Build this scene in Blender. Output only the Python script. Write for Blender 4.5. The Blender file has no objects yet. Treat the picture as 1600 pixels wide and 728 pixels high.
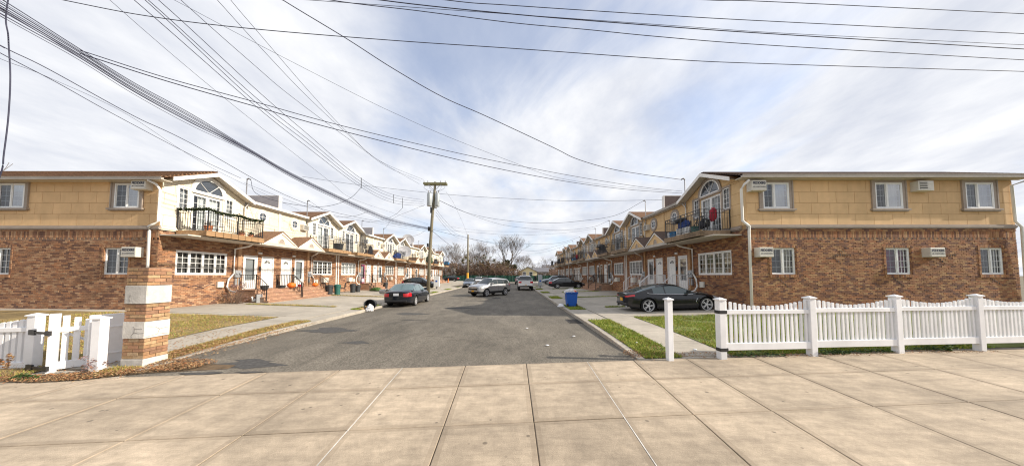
import bpy, bmesh, math, random
import numpy as np
from mathutils import Vector, Matrix
R = math.radians
random.seed(7)
SC = bpy.context.scene
COL = SC.collection

# ------------------------------------------------------------------ camera, light, exposure
F_PX, PITCH, CAM_H, PCX, PCY = 450.0, R(2.9), 2.0, 800.0, 407.0
cd = bpy.data.cameras.new('camera'); cam = bpy.data.objects.new('camera', cd); COL.objects.link(cam)
cam.location = (0, 0, CAM_H); cam.rotation_euler = (R(90) + PITCH, 0, 0)
cd.sensor_width = 36.0; cd.lens = 36.0 * F_PX / 1600.0
cd.shift_y = (PCY - 364.0) / 1600.0; cd.clip_start = .05; cd.clip_end = 5000
SC.camera = cam
SUN_AZ, SUN_EL = R(7.2), R(27.6)           # azimuth measured from +X towards the camera side
sdir = Vector((math.cos(SUN_EL) * math.cos(SUN_AZ), -math.cos(SUN_EL) * math.sin(SUN_AZ), math.sin(SUN_EL)))
sl = bpy.data.lights.new('sun', 'SUN'); sl.energy = 4.4; sl.angle = R(.55); sl.color = (1, .9, .76)
so = bpy.data.objects.new('sun', sl); COL.objects.link(so); so.location = (30, -5, 40)
so.rotation_euler = sdir.to_track_quat('Z', 'Y').to_euler()
SC.view_settings.view_transform = 'Standard'; SC.view_settings.look = 'None'
SC.view_settings.exposure = 0.6; SC.view_settings.gamma = 1.0
SC.cycles.filter_width = 1.15; SC.cycles.max_bounces = 8; SC.cycles.transparent_max_bounces = 16

W = bpy.data.worlds.new('World'); SC.world = W; W.use_nodes = True
def N(nt, t, **kw):
    n = nt.nodes.new(t)
    for k, v in kw.items():
        if k.startswith('i_'):
            n.inputs[k[2:].replace('_', ' ')].default_value = v
        else: setattr(n, k, v)
    return n
def build_world():
    nt = W.node_tree; nt.nodes.clear(); L = nt.links.new
    out = N(nt, 'ShaderNodeOutputWorld'); bg = N(nt, 'ShaderNodeBackground'); bg.inputs['Strength'].default_value = .13
    sky = N(nt, 'ShaderNodeTexSky', sky_type='NISHITA'); sky.sun_disc = False
    sky.sun_elevation = SUN_EL; sky.sun_rotation = R(90) + SUN_AZ
    tc = N(nt, 'ShaderNodeTexCoord'); sep = N(nt, 'ShaderNodeSeparateXYZ'); L(tc.outputs['Generated'], sep.inputs[0])
    def M(op, a, b=None, c=None, clamp=False):
        n = N(nt, 'ShaderNodeMath', operation=op); n.use_clamp = clamp
        for i, v in enumerate((a, b, c)):
            if v is None: continue
            if isinstance(v, (int, float)): n.inputs[i].default_value = v
            else: L(v, n.inputs[i])
        return n.outputs[0]
    zc = M('MAXIMUM', sep.outputs['Z'], 0.0); den = M('ADD', zc, .16)
    u = M('DIVIDE', sep.outputs['X'], den); v = M('DIVIDE', sep.outputs['Y'], den)
    cb = N(nt, 'ShaderNodeCombineXYZ'); L(u, cb.inputs[0]); L(v, cb.inputs[1])
    mp = N(nt, 'ShaderNodeMapping'); mp.inputs['Rotation'].default_value = (0, 0, R(-48)); mp.inputs['Scale'].default_value = (1.15, .75, 1)
    mp.inputs['Location'].default_value = (3.1, 1.7, 0); L(cb.outputs[0], mp.inputs[0])
    n1 = N(nt, 'ShaderNodeTexNoise'); n1.inputs['Scale'].default_value = 1.15; n1.inputs['Detail'].default_value = 9; n1.inputs['Roughness'].default_value = .58
    n1.inputs['Distortion'].default_value = .7; L(mp.outputs[0], n1.inputs[0])
    n2 = N(nt, 'ShaderNodeTexNoise'); n2.inputs['Scale'].default_value = .55; n2.inputs['Detail'].default_value = 5; L(cb.outputs[0], n2.inputs[0])
    n3 = N(nt, 'ShaderNodeTexNoise'); n3.inputs['Scale'].default_value = 2.4; n3.inputs['Detail'].default_value = 7; n3.inputs['Roughness'].default_value = .6; L(mp.outputs[0], n3.inputs[0])
    dens = M('ADD', M('MULTIPLY', n1.outputs[0], .75), M('MULTIPLY', n2.outputs[0], .45))
    # thinner cloud where the photograph shows open blue
    def thin(px, py, sharp, amt, d):
        r = Vector(((px - 800) / 450, 1, (430 - py) / 450)).normalized()
        vm = N(nt, 'ShaderNodeVectorMath', operation='DOT_PRODUCT'); L(tc.outputs['Generated'], vm.inputs[0]); vm.inputs[1].default_value = r
        k = M('POWER', M('MAXIMUM', vm.outputs['Value'], 0.0), sharp)
        return M('SUBTRACT', d, M('MULTIPLY', k, amt))
    dens = thin(700, 30, 26, .16, dens); dens = thin(1190, 190, 60, .14, dens); dens = thin(1010, 60, 40, .07, dens)
    dens = thin(1480, 120, 30, -.10, dens); dens = thin(400, 180, 14, -.10, dens); dens = thin(930, 200, 60, -.06, dens)
    mr = N(nt, 'ShaderNodeMapRange', interpolation_type='SMOOTHSTEP'); L(dens, mr.inputs[0])
    mr.inputs[1].default_value = .35; mr.inputs[2].default_value = .635
    mr.inputs[3].default_value = .42; mr.inputs[4].default_value = 1.0
    shade = N(nt, 'ShaderNodeMapRange'); L(n3.outputs[0], shade.inputs[0]); shade.inputs[1].default_value = .34; shade.inputs[2].default_value = .66
    shade.inputs[3].default_value = 0; shade.inputs[4].default_value = 1
    cc = N(nt, 'ShaderNodeMixRGB'); L(shade.outputs[0], cc.inputs[0])
    cc.inputs[1].default_value = (3.7, 3.88, 4.35, 1); cc.inputs[2].default_value = (5.1, 5.15, 5.3, 1)
    blue = N(nt, 'ShaderNodeMixRGB', blend_type='MULTIPLY'); blue.inputs[0].default_value = 1; L(sky.outputs[0], blue.inputs[1]); blue.inputs[2].default_value = (1.0, 1.06, 1.2, 1)
    mx = N(nt, 'ShaderNodeMixRGB'); L(mr.outputs[0], mx.inputs[0]); L(blue.outputs[0], mx.inputs[1]); L(cc.outputs[0], mx.inputs[2])
    L(mx.outputs[0], bg.inputs[0]); L(bg.outputs[0], out.inputs[0])
build_world()

# ------------------------------------------------------------------ pixel <-> place helpers (survey of the photograph)
_c, _s = math.cos(PITCH), math.sin(PITCH)
def at(px, py, Y):
    r = (px - PCX) / F_PX; u = (PCY - py) / F_PX
    d = (r, _c - u * _s, _s + u * _c); t = Y / d[1]
    return (d[0] * t, Y, CAM_H + d[2] * t)

# ------------------------------------------------------------------ materials
MATS = {}
def lin(c): return tuple(((v / 12.92) if v <= .04045 else ((v + .055) / 1.055) ** 2.4) for v in c)
def mat(name, col, rough=.7, metal=0., noise=0., nscale=8., bump=0., bscale=60., island=None, coat=0., spec=.5, grime=0., objvar=0., streak=0., speck=0., tread=0., grain=0., objpal=None, stretch=None, nobj=False):
    """procedural surface: base colour, mottling, fine relief, optional per-piece colours"""
    m = bpy.data.materials.new(name); m.use_nodes = True; MATS[name] = m
    nt = m.node_tree; L = nt.links.new; b = nt.nodes['Principled BSDF']
    b.inputs['Roughness'].default_value = rough; b.inputs['Metallic'].default_value = metal
    b.inputs['Coat Weight'].default_value = coat; b.inputs['Coat Roughness'].default_value = .04
    b.inputs['Specular IOR Level'].default_value = spec
    geo = N(nt, 'ShaderNodeNewGeometry')
    if nobj: tc = N(nt, 'ShaderNodeTexCoord'); pos = tc.outputs['Object']
    else: pos = geo.outputs['Position']
    if stretch:
        mp = N(nt, 'ShaderNodeMapping'); mp.inputs['Scale'].default_value = stretch; L(pos, mp.inputs[0]); pos = mp.outputs[0]
    if objpal: island = objpal
    if island:
        cr = N(nt, 'ShaderNodeValToRGB'); cr.color_ramp.interpolation = 'CONSTANT'
        L(N(nt, 'ShaderNodeObjectInfo').outputs['Random'] if objpal else geo.outputs['Random Per Island'], cr.inputs[0]); e = cr.color_ramp.elements
        n = len(island)
        while len(e) < n: e.new(.5)
        for i, c in enumerate(island): e[i].position = i / n; e[i].color = (*c, 1)
        base = cr.outputs[0]
    else:
        rg = N(nt, 'ShaderNodeRGB'); rg.outputs[0].default_value = (*col, 1); base = rg.outputs[0]
    def mul(src, fac_socket, lo, hi):
        mr = N(nt, 'ShaderNodeMapRange'); L(fac_socket, mr.inputs[0]); mr.inputs[1].default_value = .3; mr.inputs[2].default_value = .7
        mr.inputs[3].default_value = lo; mr.inputs[4].default_value = hi
        x = N(nt, 'ShaderNodeVectorMath', operation='SCALE'); L(src, x.inputs[0]); L(mr.outputs[0], x.inputs['Scale']); return x.outputs[0]
    if noise:
        n1 = N(nt, 'ShaderNodeTexNoise'); n1.inputs['Scale'].default_value = nscale; n1.inputs['Detail'].default_value = 6; n1.inputs['Roughness'].default_value = .65
        L(pos, n1.inputs[0]); base = mul(base, n1.outputs[0], 1 - noise, 1 + noise)
    if grime:
        n2 = N(nt, 'ShaderNodeTexNoise'); n2.inputs['Scale'].default_value = nscale * .13; n2.inputs['Detail'].default_value = 5
        L(pos, n2.inputs[0]); base = mul(base, n2.outputs[0], 1 - grime, 1 + grime * .6)
    def warp(sc):
        w = N(nt, 'ShaderNodeMapping'); w.inputs['Scale'].default_value = sc; L(geo.outputs['Position'], w.inputs[0]); return w.outputs[0]
    if streak:                                                       # rain runs
        n3 = N(nt, 'ShaderNodeTexNoise'); n3.inputs['Scale'].default_value = 1; n3.inputs['Detail'].default_value = 5; L(warp((2.6, 2.6, .35)), n3.inputs[0]); base = mul(base, n3.outputs[0], 1 - streak, 1 + streak * .5)
    if tread:                                                        # scuffs and worn tracks
        n4 = N(nt, 'ShaderNodeTexNoise'); n4.inputs['Scale'].default_value = 1; n4.inputs['Detail'].default_value = 8; n4.inputs['Roughness'].default_value = .72
        w = N(nt, 'ShaderNodeMapping'); w.inputs['Rotation'].default_value = (0, 0, R(38)); w.inputs['Scale'].default_value = (1.2, 6.5, 1); L(geo.outputs['Position'], w.inputs[0]); L(w.outputs[0], n4.inputs[0]); base = mul(base, n4.outputs[0], 1 - tread, 1 + tread * .7)
    if speck:                                                        # gum and oil spots
        vo = N(nt, 'ShaderNodeTexVoronoi'); vo.inputs['Scale'].default_value = 4.2; L(geo.outputs['Position'], vo.inputs[0])
        sz = N(nt, 'ShaderNodeTexNoise'); sz.inputs['Scale'].default_value = 2.; L(geo.outputs['Position'], sz.inputs[0])
        a_ = N(nt, 'ShaderNodeMath', operation='MULTIPLY'); L(sz.outputs[0], a_.inputs[0]); a_.inputs[1].default_value = .25
        s_ = N(nt, 'ShaderNodeMath', operation='SUBTRACT'); L(a_.outputs[0], s_.inputs[0]); s_.inputs[1].default_value = .012
        dv = N(nt, 'ShaderNodeMath', operation='DIVIDE'); L(vo.outputs['Distance'], dv.inputs[0]); L(s_.outputs[0], dv.inputs[1])
        sp_ = N(nt, 'ShaderNodeSeparateColor'); L(vo.outputs['Color'], sp_.inputs[0]); gt = N(nt, 'ShaderNodeMath', operation='GREATER_THAN'); L(sp_.outputs[0], gt.inputs[0]); gt.inputs[1].default_value = .62
        mr2 = N(nt, 'ShaderNodeMapRange'); L(dv.outputs[0], mr2.inputs[0]); mr2.inputs[1].default_value = .7; mr2.inputs[2].default_value = 1.1; mr2.inputs[3].default_value = speck; mr2.inputs[4].default_value = 0
        m3 = N(nt, 'ShaderNodeMath', operation='MULTIPLY'); L(mr2.outputs[0], m3.inputs[0]); L(gt.outputs[0], m3.inputs[1])
        inv = N(nt, 'ShaderNodeMath', operation='SUBTRACT'); inv.inputs[0].default_value = 1; L(m3.outputs[0], inv.inputs[1])
        x = N(nt, 'ShaderNodeVectorMath', operation='SCALE'); L(base, x.inputs[0]); L(inv.outputs[0], x.inputs['Scale']); base = x.outputs[0]
    if grain:
        n5 = N(nt, 'ShaderNodeTexNoise'); n5.inputs['Scale'].default_value = 34; n5.inputs['Detail'].default_value = 4; n5.inputs['Roughness'].default_value = .85; L(geo.outputs['Position'], n5.inputs[0]); base = mul(base, n5.outputs[0], 1 - grain, 1 + grain)
    if objvar:
        oi = N(nt, 'ShaderNodeObjectInfo'); mr = N(nt, 'ShaderNodeMapRange'); L(oi.outputs['Random'], mr.inputs[0])
        mr.inputs[3].default_value = 1 - objvar; mr.inputs[4].default_value = 1 + objvar
        x = N(nt, 'ShaderNodeVectorMath', operation='SCALE'); L(base, x.inputs[0]); L(mr.outputs[0], x.inputs['Scale']); base = x.outputs[0]
    L(base, b.inputs['Base Color'])
    if bump:
        nb = N(nt, 'ShaderNodeTexNoise'); nb.inputs['Scale'].default_value = bscale; nb.inputs['Detail'].default_value = 4; L(pos, nb.inputs[0])
        bp = N(nt, 'ShaderNodeBump'); bp.inputs['Strength'].default_value = bump; bp.inputs['Distance'].default_value = .02
        L(nb.outputs[0], bp.inputs['Height']); L(bp.outputs[0], b.inputs['Normal'])
    return m
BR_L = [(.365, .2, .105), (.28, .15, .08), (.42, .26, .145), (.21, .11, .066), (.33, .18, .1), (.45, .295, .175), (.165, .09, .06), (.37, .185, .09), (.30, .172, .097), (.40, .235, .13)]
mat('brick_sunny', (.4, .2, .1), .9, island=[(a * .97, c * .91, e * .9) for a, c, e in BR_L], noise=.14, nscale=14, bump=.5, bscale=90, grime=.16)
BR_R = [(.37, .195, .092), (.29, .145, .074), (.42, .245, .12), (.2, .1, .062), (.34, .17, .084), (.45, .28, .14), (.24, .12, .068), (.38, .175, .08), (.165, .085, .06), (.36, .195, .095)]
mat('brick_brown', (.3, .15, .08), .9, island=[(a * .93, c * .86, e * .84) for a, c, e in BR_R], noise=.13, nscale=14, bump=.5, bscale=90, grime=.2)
mat('mortar', (.25, .185, .14), .95, noise=.15, nscale=20, bump=.3)
mat('stucco_tan', (.68, .455, .24), .9, noise=.07, nscale=2.2, bump=.25, bscale=120, grime=.12, objvar=.05, streak=.08)
mat('stucco_joint', (.38, .245, .12), .95)
mat('stucco_cream', (.76, .68, .53), .9, noise=.06, nscale=2.5, bump=.25, bscale=120, grime=.1)  # tan stucco of the left fronts, strong sun put into the colour
mat('stucco_ochre', (.65, .45, .235), .9, noise=.07, nscale=2.5, bump=.25, bscale=120, grime=.1)
mat('joint_cream', (.56, .48, .36), .95)  # joints lightened along with the sunlit stucco colour
mat('joint_ochre', (.34, .21, .09), .95)
mat('trim_taupe', (.36, .3, .25), .8, noise=.1, nscale=6, grime=.12)
mat('white_trim', (.8, .78, .74), .5, noise=.05, nscale=5)
mat('white_vinyl', (.8, .8, .81), .42, noise=.05, nscale=4, grime=.1, objvar=.03, streak=.06)
mat('white_paint', (.78, .78, .76), .45, noise=.05)
mat('gutter_metal', (.4, .36, .31), .5, noise=.1, nscale=7, grime=.15)
mat('soffit_vinyl', (.58, .53, .45), .6, noise=.08)
mat('shingle_brown', (.2, .11, .06), .95, noise=.45, nscale=11, bump=.8, bscale=45, grime=.2)
mat('shingle_dark', (.11, .075, .06), .95, noise=.4, nscale=11, bump=.8, bscale=45)
mat('parapet_grey', (.36, .36, .38), .8, noise=.12, nscale=3, grime=.2)
mat('parapet_dark', (.1, .075, .07), .85, noise=.2, nscale=3, grime=.2)  # parapets of the right row, their shade put into the colour
mat('interior_dark', (.035, .035, .04), .9)
mat('curtain_white', (.74, .74, .71), .9, noise=.08, nscale=4)
mat('curtain_grey', (.36, .36, .36), .9, noise=.1, nscale=4)
mat('curtain_plum', (.3, .025, .11), .9, noise=.2, nscale=8)
mat('curtain_beige', (.42, .36, .25), .9, noise=.12, nscale=4)
mat('iron_black', (.02, .02, .022), .45, noise=.2)
mat('iron_white', (.75, .75, .75), .45)
mat('balcony_wood', (.33, .2, .1), .85, noise=.3, nscale=9, stretch=(1, .15, 3), grime=.3, bump=.4)
mat('balcony_stone', (.27, .19, .12), .9, noise=.35, nscale=7, grime=.35, bump=.4)
mat('stoop_brick', (.4, .2, .12), .9, island=[(.43, .25, .155), (.35, .2, .125), (.47, .3, .2), (.39, .225, .15)], noise=.2, nscale=10, bump=.3)
mat('ac_beige', (.64, .61, .54), .5, noise=.06, nscale=5, grime=.12)
mat('ac_dark', (.03, .03, .03), .7)
mat('ink', (.03, .035, .06), .7)
mat('grey_metal', (.36, .37, .38), .45, metal=.3, noise=.1)
mat('galv_pipe', (.28, .28, .29), .5, metal=.4, noise=.15)
mat('concrete_slab', (.435, .352, .258), .9, noise=.2, nscale=4.2, bump=.4, bscale=140, grime=.26, objvar=.10, speck=.5, tread=.22, grain=.13)
mat('concrete_edge', (.36, .288, .208), .85, noise=.15, nscale=4.2, bump=.2, bscale=140, grime=.26, objvar=.10, tread=.16, grain=.12)
mat('concrete_yard', (.40, .36, .30), .9, grain=.14, tread=.1, noise=.12, nscale=2.5, bump=.3, bscale=120, grime=.22, objvar=.05)
mat('concrete_joint', (.2, .16, .115), .95, noise=.3, nscale=9)
mat('kerb_stone', (.40, .36, .3), .9, noise=.2, nscale=5, bump=.4, grime=.2)
mat('soil', (.13, .085, .045), .98, noise=.4, nscale=6, bump=.7, bscale=50)
mat('turf_base', (.15, .18, .04), .98, noise=.5, nscale=2.2, bump=.6, bscale=60, grime=.4)
mat('turf_brown', (.27, .19, .075), .98, noise=.5, nscale=2.2, bump=.6, bscale=60, grime=.4)
G1 = [(.13, .19, .022), (.19, .23, .03), (.10, .15, .02), (.26, .25, .05), (.30, .24, .08), (.15, .2, .025)]
mat('grass_green', (.1, .15, .02), .8, island=[(a * 1.35, c * 1.42, e) for a, c, e in G1], noise=.2, nscale=1.2)
mat('grass_brown', (.3, .2, .08), .85, island=[(.42, .29, .11), (.34, .23, .08), (.27, .26, .06), (.46, .34, .15), (.32, .19, .065), (.2, .23, .045)], noise=.25, nscale=1.2)
mat('dry_leaf', (.3, .15, .05), .85, island=[(.30, .16, .07), (.24, .12, .055), (.38, .25, .12), (.17, .09, .045), (.32, .14, .06), (.3, .2, .1)])
mat('leaf_green', (.06, .1, .02), .7, island=[(.05, .1, .02), (.08, .13, .03), (.03, .07, .015), (.1, .14, .04)])
mat('stone_painted', (.6, .57, .52), .8, noise=.14, nscale=7, grime=.25, streak=.15, bump=.4, bscale=30)
mat('crack', (.12, .11, .1), .95)
mat('pole_wood', (.19, .165, .11), .9, noise=.3, nscale=10, stretch=(3, 3, .25), bump=.5, bscale=30)
mat('crossarm_wood', (.2, .19, .1), .9, noise=.25, nscale=9)
mat('wire_black', (.03, .032, .062), .7)
mat('tank_grey', (.42, .45, .46), .45, metal=.2, noise=.06)
mat('rubber', (.018, .018, .018), .85, noise=.2)
mat('rim_alloy', (.62, .62, .63), .35, metal=.35)
mat('car_black', (.006, .007, .01), .35, coat=1., spec=.15)
mat('car_navy', (.006, .008, .014), .35, coat=1., spec=.15)
mat('car_silver', (.40, .41, .42), .3, metal=.55, coat=1.)
mat('car_white', (.78, .78, .78), .3, coat=1.)
mat('car_blue_grey', (.16, .19, .23), .3, metal=.5, coat=1.)
mat('car_grey', (.17, .18, .19), .3, metal=.4, coat=1.)
mat('car_maroon', (.1, .02, .02), .3, coat=1.)
mat('car_glass', (.02, .028, .03), .04, spec=.9)
mat('car_glass_mid', (.06, .085, .09), .04, spec=1.)
mat('sky_pane', (.05, .06, .075), .04, spec=1.)
mat('curtain_dim', (.15, .14, .13), .9, noise=.15, nscale=5)
mat('car_glass_pale', (.10, .15, .16), .04, spec=1.)
mat('black_trim', (.02, .02, .022), .5)
mat('chrome', (.7, .7, .7), .12, metal=1.)
mat('lamp_red', (.5, .012, .02), .2, coat=.6)
mat('lamp_clear', (.3, .32, .34), .08, coat=1.)
mat('plate_gold', (.75, .38, .03), .5)
mat('plate_white', (.7, .7, .72), .5)
mat('bin_blue', (.006, .09, .42), .45, noise=.08)
mat('bin_dark', (.035, .038, .04), .6, noise=.15)
mat('bin_green', (.02, .11, .09), .55, noise=.1)
mat('bin_grey', (.3, .3, .3), .6, noise=.1)
mat('bag_white', (.75, .75, .76), .4, noise=.1, nscale=14)
mat('bag_clear', (.6, .58, .56), .35, noise=.25, nscale=12)
mat('paper_brown', (.4, .26, .12), .85, noise=.2)
mat('orange', (.75, .16, .015), .6, noise=.12, nscale=14)
mat('cloth_red', (.35, .02, .04), .85, noise=.2)
mat('cloth_blue', (.02, .06, .25), .85, noise=.2)
mat('cloth_dark', (.02, .02, .025), .9, noise=.2)
mat('skin', (.35, .2, .14), .6)
mat('tarp_blue', (.015, .2, .45), .5, noise=.1)
mat('terracotta', (.42, .15, .06), .8, noise=.15)
mat('bark', (.12, .095, .075), .95, noise=.3, nscale=4)
mat('bark_pale', (.23, .2, .18), .95, noise=.25, nscale=3)
mat('twig', (.2, .14, .1), .95, island=[(.16, .115, .085), (.22, .15, .11), (.26, .17, .12), (.14, .09, .07)])
mat('leaf_rust', (.2, .11, .05), .9, island=[(.22, .1, .05), (.17, .08, .05), (.27, .15, .07), (.15, .1, .05), (.2, .14, .05), (.12, .12, .04)])
mat('leaf_olive', (.08, .09, .025), .85, island=[(.09, .095, .025), (.13, .12, .03), (.05, .07, .02), (.17, .13, .04)])
mat('leaf_dark', (.03, .05, .018), .85, island=[(.03, .055, .02), (.05, .075, .02), (.02, .04, .015), (.07, .085, .03)])
mat('leaf_lilac', (.22, .15, .16), .8, island=[(.25, .16, .18), (.3, .22, .2), (.17, .1, .1), (.3, .15, .08)])
mat('fence_green', (.008, .055, .034), .8, noise=.2, nscale=1.5)
mat('siding_yellow', (.8, .68, .4), .8, noise=.08)
mat('siding_white', (.66, .64, .6), .8, noise=.08)
mat('siding_pink', (.5, .36, .3), .8, noise=.1)
mat('roof_grey', (.16, .16, .18), .9, noise=.2)
mat('terrain', (.12, .1, .06), .95, noise=.3, nscale=.4)
mat('asphalt_patch', (.07, .067, .064), .95, noise=.4, nscale=12, bump=.5, bscale=120)
mat('cast_iron', (.05, .045, .042), .7, noise=.3, nscale=20)
mat('amber', (.8, .3, .02), .3, coat=.5)

def glass_mat(name, tint, mixv):
    m = bpy.data.materials.new(name); m.use_nodes = True; MATS[name] = m; nt = m.node_tree; L = nt.links.new
    nt.nodes.clear(); o = N(nt, 'ShaderNodeOutputMaterial'); g = N(nt, 'ShaderNodeBsdfGlossy'); g.inputs['Roughness'].default_value = .02
    t = N(nt, 'ShaderNodeBsdfTransparent'); t.inputs[0].default_value = (*tint, 1)
    f = N(nt, 'ShaderNodeFresnel'); f.inputs[0].default_value = 1.5
    a = N(nt, 'ShaderNodeMath', operation='ADD'); L(f.outputs[0], a.inputs[0]); a.inputs[1].default_value = mixv; a.use_clamp = True
    mx = N(nt, 'ShaderNodeMixShader'); L(a.outputs[0], mx.inputs[0]); L(t.outputs[0], mx.inputs[1]); L(g.outputs[0], mx.inputs[2]); L(mx.outputs[0], o.inputs[0])
glass_mat('window_glass', (.8, .84, .86), .05)
glass_mat('window_mirror', (.7, .74, .78), .3)

def asphalt():
    m = bpy.data.materials.new('asphalt'); m.use_nodes = True; MATS['asphalt'] = m; nt = m.node_tree; L = nt.links.new; b = nt.nodes['Principled BSDF']
    b.inputs['Roughness'].default_value = .92; geo = N(nt, 'ShaderNodeNewGeometry')
    def nz(s, d, r=.6, st=None):
        n = N(nt, 'ShaderNodeTexNoise'); n.inputs['Scale'].default_value = s; n.inputs['Detail'].default_value = d; n.inputs['Roughness'].default_value = r
        if st:
            mp = N(nt, 'ShaderNodeMapping'); mp.inputs['Scale'].default_value = st; L(geo.outputs['Position'], mp.inputs[0]); L(mp.outputs[0], n.inputs[0])
        else: L(geo.outputs['Position'], n.inputs[0])
        return n.outputs[0]
    def ramp(f, *st):
        c = N(nt, 'ShaderNodeValToRGB'); L(f, c.inputs[0]); e = c.color_ramp.elements
        while len(e) < len(st): e.new(.5)
        for i, (p, v) in enumerate(st): e[i].position = p; e[i].color = (v, v * .965, v * .905, 1)
        return c.outputs[0]
    def mx(a, b_, f, bl='MULTIPLY'):
        x = N(nt, 'ShaderNodeMixRGB', blend_type=bl); x.inputs[0].default_value = f; L(a, x.inputs[1]); L(b_, x.inputs[2]); return x.outputs[0]
    base = ramp(nz(1.1, 7, .7, (1.4, .5, 1)), (.3, .092), (.5, .132), (.72, .178))
    agg = ramp(nz(26, 4, .95), (.42, .5), (.5, .95), (.585, 1.75))
    big = ramp(nz(.24, 4, .6, (1, .55, 1)), (.36, .8), (.6, 1.2))
    oil = ramp(nz(.75, 5, .7, (2.2, .5, 1)), (.28, .55), (.38, 1.))
    c = mx(mx(mx(base, agg, .8), big, 1), oil, .8); L(c, b.inputs['Base Color'])
    bp = N(nt, 'ShaderNodeBump'); bp.inputs['Strength'].default_value = .5; bp.inputs['Distance'].default_value = .01; L(nz(70, 3, .8), bp.inputs['Height']); L(bp.outputs[0], b.inputs['Normal'])
asphalt()

# ------------------------------------------------------------------ mesh helpers
KIDS = {}
class MB:
    """collects shapes; build() links them as ONE mesh object"""
    def __init__(s): s.v = []; s.f = []; s.smooth = False
    def add(s, vs, fs):
        o = len(s.v); s.v += [tuple(v) for v in vs]; s.f += [tuple(i + o for i in f) for f in fs]; return s
    def box(s, x0, x1, y0, y1, z0, z1, M=None):
        vs = [(x, y, z) for x in (x0, x1) for y in (y0, y1) for z in (z0, z1)]
        if M: vs = [M @ Vector(v) for v in vs]
        return s.add(vs, [(0, 1, 3, 2), (4, 6, 7, 5), (0, 4, 5, 1), (2, 3, 7, 6), (0, 2, 6, 4), (1, 5, 7, 3)])
    def prism(s, poly, a0, a1, axis='x'):
        """polygon extruded along an axis; poly in the other two axes in xyz order"""
        n = len(poly)
        def P(a, p):
            return {'x': (a, p[0], p[1]), 'y': (p[0], a, p[1]), 'z': (p[0], p[1], a)}[axis]
        vs = [P(a0, p) for p in poly] + [P(a1, p) for p in poly]
        fs = [tuple(range(n)), tuple(range(2 * n - 1, n - 1, -1))] + [(i, (i + 1) % n, n + (i + 1) % n, n + i) for i in range(n)]
        return s.add(vs, fs)
    def tube(s, pts, r, n=6, cap=True):
        pts = [Vector(p) for p in pts]; rs = r if isinstance(r, (list, tuple)) else [r] * len(pts)
        vs = []; up = Vector((0, 0, 1)); m = len(pts)
        for i, p in enumerate(pts):
            t = (pts[min(i + 1, m - 1)] - pts[max(i - 1, 0)])
            t = t.normalized() if t.length > 1e-9 else Vector((0, 0, 1))
            a = t.cross(up if abs(t.z) < .95 else Vector((1, 0, 0))).normalized(); b = t.cross(a)
            vs += [p + (a * math.cos(2 * math.pi * k / n) + b * math.sin(2 * math.pi * k / n)) * rs[i] for k in range(n)]
        fs = [(i * n + k, i * n + (k + 1) % n, (i + 1) * n + (k + 1) % n, (i + 1) * n + k) for i in range(m - 1) for k in range(n)]
        if cap: fs += [tuple(range(n - 1, -1, -1)), tuple(range((m - 1) * n, m * n))]
        return s.add(vs, fs)
    def lathe(s, prof, c=(0, 0, 0), n=20, axis='z', caps=True):
        vs = []; m = len(prof)
        for r, h in prof:
            for k in range(n):
                a = 2 * math.pi * k / n; x, y = r * math.cos(a), r * math.sin(a)
                q = {'z': (x, y, h), 'y': (x, h, y), 'x': (h, x, y)}[axis]
                vs.append((c[0] + q[0], c[1] + q[1], c[2] + q[2]))
        fs = [(i * n + k, i * n + (k + 1) % n, (i + 1) * n + (k + 1) % n, (i + 1) * n + k) for i in range(m - 1) for k in range(n)]
        if caps: fs += [tuple(range(n - 1, -1, -1)), tuple(range((m - 1) * n, m * n))]
        return s.add(vs, fs)
    def mesh(s, name, m, recalc=True):
        me = bpy.data.meshes.new(name); me.from_pydata(s.v, [], s.f)
        if recalc:
            bm = bmesh.new(); bm.from_mesh(me); bmesh.ops.recalc_face_normals(bm, faces=bm.faces); bm.to_mesh(me); bm.free()
        if m: me.materials.append(MATS[m])
        if s.smooth:
            me.polygons.foreach_set('use_smooth', [True] * len(me.polygons))
        me.update(); return me
    def build(s, name, m, parent=None, loc=(0, 0, 0), rz=0, bevel=0, recalc=True, smooth=None, kind=None):
        if smooth is not None: s.smooth = smooth
        return link(name, s.mesh(name, m, recalc), parent, loc, rz, bevel, kind)
def link(name, me, parent=None, loc=(0, 0, 0), rz=0, bevel=0, kind=None):
    o = bpy.data.objects.new(name, me); COL.objects.link(o); o.location = loc; o.rotation_euler = (0, 0, rz)
    if parent: o.parent = parent; KIDS.setdefault(parent.name, []).append(o)
    if bevel:
        b = o.modifiers.new('bevel', 'BEVEL'); b.width = bevel; b.segments = 2; b.limit_method = 'ANGLE'
    if kind: o['kind'] = kind
    return o
def auto(o, ang=35):
    me = o.data; me.polygons.foreach_set('use_smooth', [True] * len(me.polygons)); me.set_sharp_from_angle(angle=R(ang)); return o
def empty(name, loc=(0, 0, 0), rz=0):
    o = bpy.data.objects.new(name, None); COL.objects.link(o); o.location = loc; o.rotation_euler = (0, 0, rz); o.empty_display_size = .3; return o
def tag(o, label, cat, group=None):
    o['label'] = label; o['category'] = cat
    if group: o['group'] = group
    return o
def copy_tree(o, parent=None):
    c = o.copy(); COL.objects.link(c)
    if parent: c.parent = parent; KIDS.setdefault(parent.name, []).append(c)
    for ch in KIDS.get(o.name, [])[:]: copy_tree(ch, c)
    return c
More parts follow.
